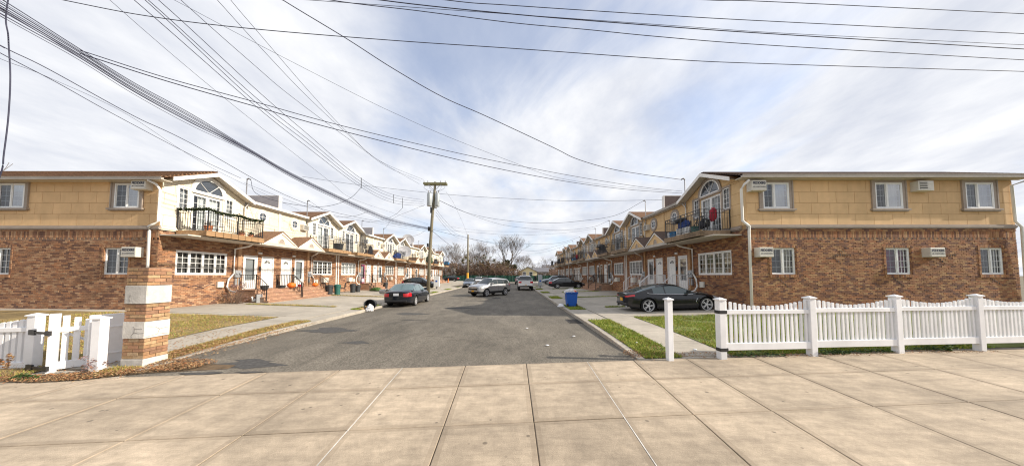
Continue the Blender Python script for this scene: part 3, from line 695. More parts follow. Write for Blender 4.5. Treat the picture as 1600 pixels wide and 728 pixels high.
    for sgn, ln in ((-1, hl), (1, hr)):                              # shingle courses give the roof edge its steps
        b = MB(); q = .03
        while q < ln - .1:
            u0, u1 = GC + sgn * q, GC + sgn * (q + .17); z0, z1 = az - k * q, az - k * (q + .17)
            b.add([(x, u, z) for x in (-6.0, ov + .012) for u, z in ((u0, z0 + .006), (u1, z1 + .022), (u1, z1 + .002))], [(0, 1, 4, 3), (1, 2, 5, 4), (0, 2, 1), (3, 4, 5)]); q += .165
        b.build('shingle_courses', shing, rf, kind='stuff')
    b = MB()
    b.prism([(GC - hl, az - k * hl - .01), (GC, az - .01), (GC + hr, az - k * hr - .01), (GC + hr, az - k * hr - .2), (GC, az - .2), (GC - hl, az - k * hl - .2)], ov, ov + .035, 'x')
    b.build('rake_board', 'white_trim', root)
    b = MB().prism([(GC - hl + .03, az - k * hl - th - .01), (GC, az - th - .01), (GC + hr - .03, az - k * hr - th - .01), (GC + hr - .03, az - k * hr - th - .03), (GC, az - th - .03), (GC - hl + .03, az - k * hl - th - .03)], .02, ov, 'x')
    b.build('soffit', 'soffit_vinyl', root)
    MB().box(-12.4, .24, -.002, 2.62, 6.5, 6.62).build('flat_roof', 'parapet_grey', root)
    g = MB().box(.24, .36, 0, 2.56, 6.52, 6.655).box(.24, .375, 0, 2.56, 6.64, 6.665); g.build('gutter', 'white_trim' if S else 'gutter_metal', root)
    MB().box(.0, .24, 0, 2.6, 6.47, 6.498).build('flat_soffit', 'soffit_vinyl', root)
    MB().prism([(.25, 6.63), (.25, 6.66), (-2.6, 6.95), (-2.6, 6.63)], 0.13, 2.6, 'y').build('roof_apron', shing, root)
    # parapet walls that rise between the houses
    MB().box(-5.2, -.03, 0, .13, 6.5, 7.66).build('party_parapet', 'parapet_grey' if S else 'parapet_dark', root)
    MB().box(-.03, .03, 0, .135, 6.62, 7.69).box(-5.2, -.03, 0, .135, 7.66, 7.69).build('parapet_trim', 'white_trim', root)
    v = MB().box(-3.2, -.03, UW - .1, UW, 6.4, 7.22); vp = v.build('valley_parapet', 'parapet_grey' if S else 'parapet_dark', root)
    MB().box(-.03, .02, UW - .105, UW, 6.4, 7.25).build('parapet_trim', 'white_trim', vp)
    # balcony with iron railing
    bu0, bu1, bw = 3.12, 6.32, 1.62
    bo = MB().box(.10, bw, bu0, bu1, 4.03, 4.2).build('balcony', 'concrete_yard', root)
    f = MB()
    for u0 in lsp(bu0 - .03, bu1 + .03 - .4, 8): f.box(bw, bw + .035, u0, u0 + .452, 3.94, 4.21)
    for w0 in lsp(.10, bw - .38, 4): f.box(w0, w0 + .38, bu0 - .035, bu0, 3.94, 4.21).box(w0, w0 + .38, bu1, bu1 + .035, 3.94, 4.21)
    f.build('fascia', bal, bo)
    b = MB(); zt = 5.27
    for p in ((bw - .04, bu0 + .03), (bw - .04, bu1 - .03), (bw - .04, (bu0 + bu1) / 2), (.06, bu0 + .03), (.06, bu1 - .03)): b.box(p[0] - .02, p[0] + .02, p[1] - .02, p[1] + .02, 4.2, zt + .02)
    for z in (4.3, zt - .16, zt):
        b.box(bw - .055, bw - .025, bu0 + .03, bu1 - .03, z - .014, z + .014)
        for u in (bu0 + .03, bu1 - .03): b.box(.06, bw - .04, u - .015, u + .015, z - .012, z + .012)
    for i in range(1, 26):
        u = bu0 + .03 + (bu1 - bu0 - .06) * i / 26; b.box(bw - .048, bw - .032, u - .008, u + .008, 4.3, zt - (.16 if i % 2 else 0))
    for i in range(1, 12):
        w = .06 + (bw - .1) * i / 12
        for u in (bu0 + .03, bu1 - .03): b.box(w - .008, w + .008, u - .008, u + .008, 4.3, zt - (.16 if i % 2 else 0))
    b.build('railing', iron, bo)
    # porch canopy, soffit and little gable
    MB().box(.10, 1.36, 0, 2.95, 3.9, 4.02).box(1.36, 1.40, 0, 2.95, 3.88, 4.06).build('porch_canopy', 'soffit_vinyl' if S else 'gutter_metal', root)
    MB().box(0.02, 1.36, 2.97, UW, 3.88, 3.935).build('bay_soffit', 'soffit_vinyl', root)
    pu, pz, pa, ph = 1.42, 4.06, 4.84, 1.36
    pg = MB().prism([(pu - ph, pz), (pu + ph, pz), (pu, pa)], 1.22, 1.36, 'x').build('porch_gable', stuc, root)
    kk = (pa - pz) / ph
    MB().prism([(pu - ph - .06, pz - .02), (pu, pa + .02), (pu + ph + .06, pz - .02), (pu + ph + .06, pz - .13), (pu, pa - .11), (pu - ph - .06, pz - .13)], 1.36, 1.43, 'x').build('rake_board', 'white_trim', pg)
    b = MB()
    b.prism([(pu - ph - .1, pz - .04), (pu, pa + .06), (pu + ph + .1, pz - .04), (pu + ph + .1, pz - .09), (pu, pa + .0), (pu - ph - .1, pz - .09)], .06, 1.46, 'x'); b.build('roof', shing if S else 'shingle_dark', pg)
    m = 12; vs = [(1.368, pu + .24 * math.cos(math.pi * i / m), 4.08 + .3 * math.sin(math.pi * i / m)) for i in range(m + 1)]
    MB().add(vs, [tuple(range(m + 1))]).build('vent', 'trim_taupe', pg, recalc=False)
    f = MB(); vs = []
    for rr_, dd in ((1., 1.362), (1., 1.39), (1.2, 1.39), (1.2, 1.362)): vs += [(dd, pu + .24 * rr_ * math.cos(math.pi * i / m), 4.08 + .3 * rr_ * math.sin(math.pi * i / m)) for i in range(m + 1)]
    f.add(vs, [(q * (m + 1) + i, q * (m + 1) + i + 1, (q + 1) * (m + 1) + i + 1, (q + 1) * (m + 1) + i) for q in range(3) for i in range(m)]).build('vent_frame', stuc, pg)
    # four-light ground floor window
    f = MB(); win_frame(f, front, *WIN, .06, d=.07); q = (WIN[1] - WIN[0]) / 4
    for i in range(4):
        a, c = WIN[0] + q * i, WIN[0] + q * (i + 1); win_frame(f, front, a + (.06 if i == 0 else .0), c - (.06 if i == 3 else .0), WIN[2] + .06, WIN[3] - .06, .055, 2, 4, .06, .02)
    t = shift(f, -.09).build('window', 'white_paint', root)
    for i in range(4): shift(glass_panel(MB(), WIN[0] + q * i + .05, WIN[0] + q * (i + 1) - .05, WIN[2] + .08, WIN[3] - .08), -.075).build('glass', 'window_glass', t, recalc=False)
    curtain(WIN[0] + .06, WIN[1] - .06, WIN[2] + .02, WIN[3], -.2, 9, 17).build('curtain', 'curtain_beige' if S else 'curtain_white', t, recalc=False, smooth=True)
    # front doors
    for di, D in enumerate((D1, D2)):
        f = MB(); front(f, D[0], D[0] + .08, 0, .1, D[2], D[3]); front(f, D[1] - .08, D[1], 0, .1, D[2], D[3]); front(f, D[0] + .08, D[1] - .08, 0, .1, D[3] - .09, D[3])
        t = shift(f, -.1).build('front_door', 'white_paint', root)
        u0, u1 = D[0] + .085, D[1] - .085; b = MB()
        if di == 0:
            front(b, u0, u1, 0, .04, D[2] + .01, D[3] - .1)
            for z0, z1 in ((D[2] + .15, D[2] + .85), (D[2] + .95, D[2] + 1.45)):
                for a, c in ((u0 + .09, u0 + .38), (u1 - .38, u1 - .09)): win_frame(b, lambda bb, p, q_, d0, d1, e, g_: bb.box(.04 + d0, .04 + d1, p, q_, e, g_), a, c, z0, z1, .03, d=.012)
            shift(b, -.09).build('door_leaf', 'white_paint', t)
            cu2 = (u0 + u1) / 2; vs = [(-.046, cu2 + .24 * math.cos(math.pi * i / 10), D[3] - .46 + .2 * math.sin(math.pi * i / 10)) for i in range(11)]
            MB().add(vs, [tuple(range(11))]).build('fanlight', 'car_glass', t, recalc=False)
            f2 = MB()
            for a in (0, 45, 90, 135, 180): f2.tube([(-.042, cu2, D[3] - .45), (-.042, cu2 + .24 * math.cos(R(a)), D[3] - .45 + .2 * math.sin(R(a)))], .012, 4)
            f2.build('fanlight_bars', 'white_paint', t)
        else:                                                       # glazed storm door with the door behind it
            win_frame(b, front, u0, u1, D[2] + .01, D[3] - .1, .11, 1, 1, .035); front(b, u0 + .11, u1 - .11, 0, .03, D[2] + .5, D[2] + .56)
            shift(b, -.06).build('storm_door', 'white_paint', t)
            shift(glass_panel(MB(), u0 + .1, u1 - .1, D[2] + .56, D[3] - .2), -.045).build('glass', 'window_glass', t, recalc=False)
            shift(glass_panel(MB(), u0 + .1, u1 - .1, D[2] + .1, D[2] + .5), -.045).build('kick_panel', 'white_paint', t, recalc=False)
            shift(front(MB(), u0, u1, 0, .04, D[2] + .01, D[3] - .1), -.19).build('door_leaf', 'curtain_grey', t)
        MB().lathe([(0, .0), (.028, .01), (.03, .04), (.0, .055)], (-.05, u0 + .07, D[2] + .95), 8, 'x').build('handle', 'chrome', t)
    pl = MB().box(.015, .05, 1.33, 1.62, 3.38, 3.5); pl.build('number_plaque', 'white_paint', root)
    f = MB()
    for i in range(9):
        a = math.pi * (i + .5) / 9; M = Matrix.Translation((.02, 1.475 + .24 * math.cos(a), 3.4 + .24 * math.sin(a))) @ Matrix.Rotation(a - math.pi / 2, 4, 'X'); f.box(0, .03, -.034, .034, -.05, .07, M)
    f.build('arch_brick', brick, root, kind='stuff')
    MB().box(.012, .07, 1.42, 1.53, 2.3, 2.56).build('door_lamp', 'black_trim', root, bevel=.01)
    # stoop: three brick courses of steps with stone treads
    st = MB().box(.0, 1.18, .0, 3.02, -.1, 1.05).build('stoop', 'mortar', root)
    brick_face(lambda u, d, z: (u, 3.02 + d, z), .02, 1.18, .1, 1.04, [], 8).build('brickwork', 'stoop_brick', st, recalc=False, kind='stuff')
    MB().box(.0, 1.22, -.0, 3.06, 1.05, 1.11).build('landing', 'balcony_stone' if not S else 'stoop_brick', st, bevel=.008)
    for i, zt in enumerate((.88, .66, .44)):
        s0 = 1.18 + .27 * i
        MB().box(s0, s0 + .27, 0, 3.02, -.1, zt - .05).build('step', 'mortar', st)
        brick_face(lambda u, d, z: (s0 + .27 + d, u, z), .0, 3.02, zt - .21, zt - .055, [], 60 + i).build('riser_bricks', 'stoop_brick', st, recalc=False, kind='stuff')
        MB().box(s0, s0 + .3, 0, 3.04, zt - .05, zt).build('tread', 'stoop_brick', st, bevel=.006)
    brick_face(lambda u, d, z: (1.18 + d, u, z), .0, 3.02, .9, 1.045, [], 64).build('riser_bricks', 'stoop_brick', st, recalc=False, kind='stuff')
    def handrail(u, rmat):
        b = MB(); p0, p1, p2 = (.04, u, 2.02), (1.16, u, 2.02), (1.82, u, 1.45)
        b.tube([p0, p1], .02, 6).tube([p1, p2], .02, 6).tube([(.04, u, 1.24), (1.16, u, 1.24), (1.82, u, .72)], .013, 5)
        for p, z in ((.04, 1.1), (1.16, .9), (1.82, .3)): b.box(p - .02, p + .02, u - .02, u + .02, z, {.04: 2.02, 1.16: 2.06, 1.82: 1.47}[p])
        for i in range(1, 10): w = .04 + 1.12 * i / 10; b.box(w - .008, w + .008, u - .008, u + .008, 1.24, 2.02)
        for i in range(1, 5): t_ = i / 5; w = 1.16 + .66 * t_; b.box(w - .008, w + .008, u - .008, u + .008, 1.24 - .52 * t_, 2.02 - .57 * t_)
        b.build('handrail', rmat, st)
    handrail(2.96, 'iron_black'); handrail(.06, 'iron_black')
    # rainwater pipes, service mast and meters
    pts = [(.28, 2.72, 6.52), (.28, 2.72, 6.42), (.1, 2.78, 6.2), (.1, 2.78, 4.2)]
    b = MB().tube(pts, .04, 6); pts2 = [(.9, 2.99, 3.9), (.72, 3.04, 3.75), (.12, 3.3, 3.55), (.1, 3.32, 2.1), (.12, 3.6, 1.75), (.14, 3.72, 1.35), (.2, 3.6, 1.1), (.4, 3.45, 1.0)]
    b.build('downspout', 'white_trim', root, smooth=True); MB().tube(pts2, .05, 8).build('downspout', 'white_trim', root, smooth=True)
    MB().box(.01, .09, UW - .22, UW - .12, .4, 6.3).build('valley_pipe', 'white_trim', root, bevel=.02)
    b = MB().tube([(.06, 2.93, 2.3), (.06, 2.93, 3.88)], .025, 6); b.build('conduit', 'galv_pipe', root)
    b = MB().tube([(.05, 2.68, 6.1), (.05, 2.68, 7.9), (.05, 2.68, 7.99), (.12, 2.66, 8.07), (.24, 2.64, 8.0)], [.03, .03, .045, .045, .045], 6)
    b.build('service_mast', 'galv_pipe', root)
    mb = MB().box(.02, .16, 2.88, 3.24, 1.85, 2.3).box(.02, .13, 2.92, 3.02, 1.4, 1.8).box(.02, .13, 3.1, 3.2, 1.4, 1.8).build('electric_meter', 'grey_metal', root, bevel=.01)
    for u in (2.97, 3.15): MB().lathe([(.07, .16), (.068, .22), (.05, .235)], (0, u, 2.1), 14, 'x').build('meter_dial', 'lamp_clear', mb)
    MB().box(.02, .1, 3.85, 4.2, 1.3, 1.62).build('gas_cover', 'ac_beige', root, bevel=.01)
    MB().tube([(.04, 6.0, 1.5), (.05, 5.6, 1.4), (.05, 5.3, 1.46), (.06, 4.9, 1.32), (.05, 4.6, 1.5), (.05, 4.3, 1.45)], .012, 5).build('cable', 'wire_black', root)
    return root
def a_flat(u): return u < .1
HOUSES = {}
def place_row(side):
    proto = build_house(side); copies = [proto] + [copy_tree(proto) for _ in range(7)]
    for i in range(8):
        org = 20.5 + 13.9 * (i // 2); sy = -1 if i % 2 == 0 else 1
        h = copies[i]
        h.location = (XL if side == 'L' else XR, org, 0); h.scale = (1 if side == 'L' else -1, sy, 1)
        HOUSES[side, i] = h
        row = 'sunlit cream row' if side == 'L' else 'shaded tan row'
        if i == 0: lab = ('two storey brick and sunlit stucco end house behind the brick pillar' if side == 'L' else 'two storey brick and tan stucco end house behind the long picket fence')
        elif i == 7: lab = f'gabled brick and stucco house at the far end of the {row}'
        else: lab = f'{ORD[i]} gabled house from the near end of the {row}'
        tag(h, lab, 'house', 'row houses along the street')
        if i in (0, 7):                                            # no neighbour on this side
            for c in KIDS[h.name][:]:
                if c.name.split('.')[0] in ('valley_parapet', 'valley_pipe'):
                    KIDS[h.name].remove(c)
                    for g in KIDS.pop(c.name, []): bpy.data.objects.remove(g)
                    bpy.data.objects.remove(c)
place_row_done = [None]
place_row('L'); place_row('R')
# differences between neighbours: rails, doors and curtains
def recolour(h, part, m, only=None, sub=None):
    k = 0
    for c in KIDS[h.name]:
        if c.name.split('.')[0] != part: continue
        k += 1
        if only and k != only: continue
        for o in ([c] if not sub else [g for g in KIDS.get(c.name, []) if g.name.split('.')[0] == sub]):
            o.material_slots[0].link = 'OBJECT'; o.material_slots[0].material = MATS[m]
vr = random.Random(12)
for (sd, i), h in HOUSES.items():
    if sd == 'R' and i in (0, 1): recolour(h, 'stoop', 'iron_white', None, 'handrail')
    recolour(h, 'window', vr.choice(['curtain_beige', 'curtain_grey', 'curtain_white', 'curtain_dim'] if sd == 'L' else ['curtain_white', 'curtain_grey', 'curtain_dim']) if i else ('curtain_dim' if sd == 'L' else 'curtain_beige'), None, 'curtain')
    if i: recolour(h, 'patio_door', vr.choice(['curtain_grey', 'curtain_dim', 'curtain_white', 'curtain_beige']), None, 'curtain')
recolour(HOUSES['L', 2], 'front_door', 'curtain_plum', 2, 'storm_door'); recolour(HOUSES['R', 2], 'front_door', 'iron_black', 2, 'storm_door'); recolour(HOUSES['R', 3], 'front_door', 'balcony_stone', 1, 'door_leaf'); recolour(HOUSES['L', 5], 'front_door', 'balcony_wood', 1, 'door_leaf')
# end walls that face the avenue: bricks below, stucco panels above
TXT = {}
def text_mesh(s, size, bold=.0):
    c = bpy.data.curves.new('lettering', 'FONT'); c.body = s; c.size = size; c.offset = bold; c.align_x = 'CENTER'; c.align_y = 'CENTER'; c.extrude = .0015
    o = bpy.data.objects.new('t', c); COL.objects.link(o); dg = bpy.context.evaluated_depsgraph_get(); me = bpy.data.meshes.new_from_object(o.evaluated_get(dg)); bpy.data.objects.remove(o)
    me.materials.clear(); me.materials.append(MATS['ink']); return me
T1 = text_mesh('FEDDERS', .155, .007); T2 = text_mesh('AIR CONDITIONING', .062, .001)
def end_wall(side):
    h = HOUSES[side, 0]; L_ = side == 'L'
    Y = 13.55 if L_ else 13.25; inv = (Matrix.Translation(h.location) @ Matrix.Diagonal((*h.scale, 1))).inverted()
    def own(o): o.parent = h; o.matrix_parent_inverse = inv; KIDS[h.name].append(o); return o
    def B(b, name, m, par=None, **k):
        o = b.build(name, m, None, **k)
        if par is None: own(o)
        else: o.parent = par
        return o
    sc = 450 / Y; px = lambda x: (x - 800) / sc; pz = lambda y: 2 + (430 - y) / sc + .02
    brick = 'brick_sunny' if L_ else 'brick_brown'
    if L_: X0, X1 = -29.1, XL; ups = [(-11, 31), (173, 212)]; lows = [(-25, 15), (161, 200)]; uz = (286, 325); lz = (387.5, 430)
    else: X0, X1 = XR, 23.3; ups = [(1196, 1237), (1373.5, 1416), (1516, 1560)]; lows = [(1205.5, 1244), (1385, 1424), (1533, 1570)]; uz = (285, 326); lz = (388, 429.6)
    UPW = [(px(a), px(b_), pz(uz[1]), pz(uz[0])) for a, b_ in ups]; LOW = [(px(a), px(b_), pz(lz[1]), pz(lz[0])) for a, b_ in lows]
    yb = 13.9
    def wbx(b, x0, x1, d0, d1, z0, z1): return b.box(x0, x1, Y - d1, Y - d0, z0, z1)     # d = distance out of the wall towards the avenue
    b = MB()
    for x0, x1, z0, z1 in holes_split(X0, X1 - (.0 if L_ else 0), -.2, 4.15, LOW): wbx(b, x0, x1, -.28, 0, z0, z1)
    B(b, 'end_wall', 'mortar')
    if not L_:                                                       # return of the corner to the street front
        pass
    holes = [(a - .0, c + .0, e - .0, f) for a, c, e, f in LOW]
    zs0, zs1 = pz(372), pz(362)
    bf = brick_face(lambda u, d, z: (u, Y - d, z), X0, X1, .05, zs0 - .09, holes, 77 if L_ else 78)
    B(bf, 'brickwork', brick, recalc=False, kind='stuff')
    bf = brick_face(lambda u, d, z: (u, Y - d - .012, z), X0, X1, zs1 + .005, 4.14, [], 79); B(bf, 'brickwork', brick, recalc=False, kind='stuff')
    b = MB(); x = X0 + .005; r = random.Random(4)
    while x < X1 - .06: d = .008 + r.uniform(-.003, .003); wbx(b, x, x + .066, -.01, d, zs0, zs1); x += .077
    B(b, 'soldier_course', brick, kind='stuff')
    b = MB(); x = X0 + .01
    while x < X1 - .1: wbx(b, x, x + .1, -.01, .014, zs0 - .072, zs0 - .012); x += .2
    B(b, 'dentil_course', brick, kind='stuff')
    ex = X1 if L_ else X0
    bf = brick_face(lambda u, d, z: (ex + (d if L_ else -d), u, z), Y, 13.56 if not L_ else 13.56, .05, 4.12, [], 80)
    if not L_: B(bf, 'brickwork', brick, recalc=False, kind='stuff')
    # stucco storey
    b = MB()
    for x0, x1, z0, z1 in holes_split(X0, X1, 4.15, 6.55, UPW): wbx(b, x0, x1, -.28, -.0, z0, z1)
    B(b, 'end_wall_upper', 'stucco_joint')
    rows = [pz(353), pz(334.7), pz(317), pz(298.8), pz(281)]; pl = .86
    for k in range(4):
        u = X0 - (pl / 2 if k % 2 else .12)
        while u < X1 + (0 if L_ else 0):
            a, c = max(u, X0), min(u + pl - .013, X1 + (.014 if L_ else 0)); u += pl
            if c - a < .05: continue
            b = MB()
            for x0, x1, z0, z1 in holes_split(a, c, rows[k], rows[k + 1] - .013, UPW): wbx(b, x0, x1, 0, .016, z0, z1)
            if b.v: B(b, 'stucco_panel', 'stucco_tan')
    if not L_: B(MB().box(X0 - .014, X0, Y - .0, 13.56, 4.34, 6.5), 'corner_cladding', 'stucco_ochre')
    e0, e1 = (X0, X1 + .05) if L_ else (X0 - .05, X1)
    b = MB(); wbx(b, e0, e1, 0, .05, 4.15, 4.2); wbx(b, e0, e1, 0, .085, 4.2, 4.27); wbx(b, e0, e1, 0, .05, 4.27, 4.33); B(b, 'cornice_band', 'trim_taupe')
    # eave: soffit, gutter and the slope of shingles above it
    g0, g1 = (X0 - .3, X1 + .48) if L_ else (X0 - .48, X1 + .35)
    b = MB(); wbx(b, g0, g1, 0, .34, 6.42, 6.445); B(b, 'end_soffit', 'soffit_vinyl')
    b = MB(); wbx(b, g0, g1, .34, .45, 6.425, 6.54); wbx(b, g0, g1, .34, .465, 6.525, 6.552); B(b, 'end_gutter', 'gutter_metal')
    b = MB(); q = ((7.72 if L_ else 7.66) - 6.55) / (15.65 - (Y - .45)); b.prism([(Y - .44, 6.554), (15.62, 6.55 + q * (16.06 - Y)), (15.62, 6.55 + q * (15.9 - Y)), (Y - .44, 6.5)], g0, g1, 'x'); B(b, 'roof_edge', 'shingle_brown' if L_ else 'shingle_dark')
    b = MB(); t = 0
    while t < 15.55 - (Y - .45):
        y0 = Y - .45 + t; z0 = 6.56 + q * t; b.box(g0, g1, y0, y0 + .17, z0, z0 + .03); t += .165
    B(b, 'shingle_courses', 'shingle_brown' if L_ else 'shingle_dark', kind='stuff')
    # windows
    def window(x0, x1, z0, z1, inset, trim, cur, seed, split=.46):
        def P(b, a, c, d0, d1, e, f): return wbx(b, a, c, d0 - inset, d1 - inset, e, f)
        f = MB(); win_frame(f, P, x0, x1, z0, z1, .05, d=.07); m = x0 + (x1 - x0) * split; P(f, m - .03, m + .03, 0, .075, z0 + .05, z1 - .05)
        win_frame(f, P, x0 + .05, m - .03, z0 + .05, z1 - .05, .028, 2, 4, .04, .014); win_frame(f, P, m + .03, x1 - .05, z0 + .05, z1 - .05, .035, 3 if not L_ else 2, 4, .06, .014)
        t = B(f, 'window', 'white_paint')
        for a, c, d, gm in ((x0 + .06, m - .04, .034, 'window_glass'), (m + .04, x1 - .06, .05 if trim else .02, 'window_mirror' if trim else 'window_glass')):
            yy = Y + inset - d; B(MB().add([(a, yy, z0 + .06), (c, yy, z0 + .06), (c, yy, z1 - .06), (a, yy, z1 - .06)], [(0, 1, 2, 3)]), 'glass', gm, t, recalc=False)
        cl = curtain(0, 1, z0 + .03, z1 - .03, 0, seed, 6)
        for a, c, cm in ((x0 + .05, m, cur[0]), (m, x1 - .05, cur[1])):
            if cm:
                cb = MB(); cb.v = [(a + (c - a) * v[1], Y + inset + .1 + v[0], v[2]) for v in cl.v]; cb.f = cl.f[:]; B(cb, 'curtain', cm, t, recalc=False, smooth=True)
        if trim:
            tb = MB()
            wbx(tb, x0 - .17, x0, -.02, .05, z0 - .02, z1 + .16); wbx(tb, x1, x1 + .17, -.02, .05, z0 - .02, z1 + .16); wbx(tb, x0, x1, -.02, .05, z1, z1 + .16)
            wbx(tb, x0 - .19, x0 - .13, .016, .075, z0 - .02, z1 + .14); wbx(tb, x1 + .13, x1 + .19, .016, .075, z0 - .02, z1 + .14); wbx(tb, x0 - .19, x1 + .19, .016, .078, z1 + .14, z1 + .19)
            B(tb, 'window_trim', 'trim_taupe')
            sb = MB(); wbx(sb, x0 - .26, x1 + .26, 0, .13, z0 - .09, z0 - .02); wbx(sb, x0 - .2, x1 + .2, 0, .09, z0 - .14, z0 - .09); B(sb, 'window_sill', 'trim_taupe')
        else:
            jb = MB(); z = z0
            while z < z1: 
                for xx in (x0 - .0, x1 - .012): wbx(jb, xx, xx + .012, -.16, .01, z, z + .066)
                z += .077
            z = x0 - .1
            while z < x1 + .06: wbx(jb, z, z + .066, -.1, .045, z0 - .13, z0 - .01); wbx(jb, z, z + .066, -.01, .02, z1 + .0, z1 + .12); z += .077
            for xx in (x0 - .11, x1 + .03):
                z = z0 - .02
                while z < z1: wbx(jb, xx, xx + .08, 0, .026, z, z + .066); z += .077
            B(jb, 'window_bricks', brick, kind='stuff')
    curs = [('curtain_dim', 'curtain_grey'), ('curtain_dim', 'curtain_grey')] if L_ else [('curtain_dim', 'curtain_white'), ('interior_dark', 'curtain_white'), ('curtain_grey', 'curtain_white')]
    for i, w_ in enumerate(UPW): window(*w_, .02, True, curs[i], 40 + i, .42 if not L_ else .5)
    lc = [('curtain_dim', 'curtain_dim'), ('curtain_dim', 'curtain_grey')] if L_ else [('curtain_dim', 'curtain_beige'), ('curtain_plum', 'curtain_plum'), ('curtain_dim', 'curtain_grey')]
    for i, w_ in enumerate(LOW): window(*w_, .11, False, lc[i], 50 + i, .5)
    # downspouts at the corners
    if L_: dp = [(238, 284, .38), (244, 289, .2), (247, 297, .1), (247, 346, .1), (242, 351, .12), (235, 355, .16), (234, 362, .1), (235, 475, .08)]
    else: dp = [(1166, 284, .38), (1163, 289, .2), (1160.5, 296, .1), (1160.5, 346, .1), (1165, 351, .14), (1169, 355, .16), (1170, 362, .1), (1170, 482, .08)]
    B(MB().tube([(px(x) + (.2 if False else 0), Y - d, pz(y)) for x, y, d in dp], .055, 8), 'downspout', 'white_trim', smooth=True)
    if not L_: B(MB().tube([(px(x), Y - d, pz(y)) for x, y, d in [(1597, 284, .38), (1586, 290, .1), (1587, 347, .1), (1594, 356, .14), (1595, 482, .08)]], .05, 8), 'downspout', 'white_trim', smooth=True)
    # settlement cracks that step along the mortar
    if not L_:
        b = MB()
        for (cx, cy, dx, dy, n_) in ((1385, 430, 3.0, 2.3, 8), (1535, 430, 3.4, 2.1, 8), (1206, 431, 3.2, 2.6, 7), (1320, 388, -3.4, 2.6, 6), (1300, 402, 3.2, 3.0, 4), (1476, 388, -3.4, 2.6, 6), (1463, 402, 3.2, 3.0, 4), (1302, 399, 4, .0, 7), (1466, 399, 4, 0, 7)):
            for i in range(n_): x, z = px(cx + dx * i), pz(cy + dy * i); wbx(b, x, x + .11, .005, .022, z, z + .012); wbx(b, x + .1, x + .112, .005, .022, z - .075, z)
        B(b, 'wall_crack', 'crack')
    return px, pz, Y
pxL, pzL, YLw = end_wall('L'); pxR, pzR, YRw = end_wall('R')
def air_conditioner(x0, x1, z0, z1, Y, label, lettered=True, dep=.3):
    w, h = x1 - x0, z1 - z0; r = empty('air_conditioner', ((x0 + x1) / 2, Y, z0)); tag(r, label, 'air conditioner', 'air conditioners through the walls')
    MB().box(-w / 2, w / 2, -dep, .1, 0, h).build('case', 'ac_beige', r, bevel=.012)
    if lettered:
        MB().box(-w / 2 + .015, w / 2 - .015, -dep - .012, -dep, .1, h - .015).build('front_panel', 'ac_beige', r, bevel=.004)
        MB().box(-w / 2 + .01, w / 2 - .01, -dep - .018, -dep, .02, .085).build('lower_grille', 'ac_beige', r, bevel=.004)
        for me, z, nm in ((T1, h - .14, 'lettering'), (T2, h * .36, 'lettering')):
            o = link(nm, me, r, (0, -dep - .0145, z)); o.rotation_euler = (R(90), 0, 0)
            wd = max(v.co.x for v in me.vertices) - min(v.co.x for v in me.vertices); o.scale = (w * .84 / wd, 1 if me is T1 else 1.15, 1)
    else:
        win = MB(); a = -w / 2 + .06
        MB().box(a, w / 2 - .3, -dep - .004, -dep, .06, h - .05).build('grille_recess', 'ac_dark', r)
        for i in range(5): win.box(a - .01, w / 2 - .28, -dep - .02, -dep - .004, .05 + (h - .12) * i / 4, .05 + (h - .12) * i / 4 + .035)
        for i in range(4): win.box(w / 2 - .26, w / 2 - .05, -dep - .012, -dep, .06 + (h - .12) * i / 4, .06 + (h - .12) * i / 4 + .05)
        win.build('louvres', 'ac_beige', r)
air_conditioner(pxR(1171), pxR(1194.5), pzR(300), pzR(283.5), YRw, 'lettered beige air conditioner high on tan wall beside first upper window')
air_conditioner(pxR(1179), pxR(1200.5), pzR(403), pzR(388), YRw, 'lettered beige air conditioner on brown brick wall next to white corner downspout')
air_conditioner(pxR(1430), pxR(1454), pzR(300), pzR(284.5), YRw, 'louvred beige air conditioner without lettering high on the tan wall', False)
air_conditioner(pxR(1441), pxR(1463.5), pzR(403), pzR(388.5), YRw, 'lettered beige air conditioner beside window with plum curtain')
air_conditioner(pxL(209), pxL(232), pzL(298), pzL(283.5), YLw, 'lettered air conditioner under the eave of the sunlit end house')
air_conditioner(pxL(201), pxL(223.5), pzL(403), pzL(387.5), YLw, 'lettered air conditioner on brick above the brick pillar')
# plain units set in the street fronts, one per house from the second on
for side in 'LR':
    for i in range(1, 6):
        org = 20.5 + 13.9 * (i // 2); sy = -1 if i % 2 == 0 else 1; X = XL if side == 'L' else XR; sx = 1 if side == 'L' else -1
        for (u, z, ww, nm) in ((2.32, 5.55, .6, 'high'), (5.0, 1.35, .62, 'low')):
            if nm == 'low' and i > 3: continue
            r = empty('air_conditioner', (X, org + sy * u, z), 0); r.rotation_euler = (0, 0, R(90) if side == 'L' else R(-90))
            MB().box(-ww / 2, ww / 2, -.3, .1, 0, .42).build('case', 'ac_beige', r, bevel=.012)
            b = MB(); 
            for q in range(5): b.box(-ww / 2 + .05, ww / 2 - .05, -.315, -.3, .06 + q * .07, .095 + q * .07)
            b.build('louvres', 'ac_dark' if nm == 'high' else 'ac_beige', r)
            row = 'cream' if side == 'L' else 'tan'
            tag(r, f'beige air conditioner {"beside the round window" if nm == "high" else "under the ground floor window"} of {ORD[i]} house in {row} row', 'air conditioner', 'air conditioners through the walls')
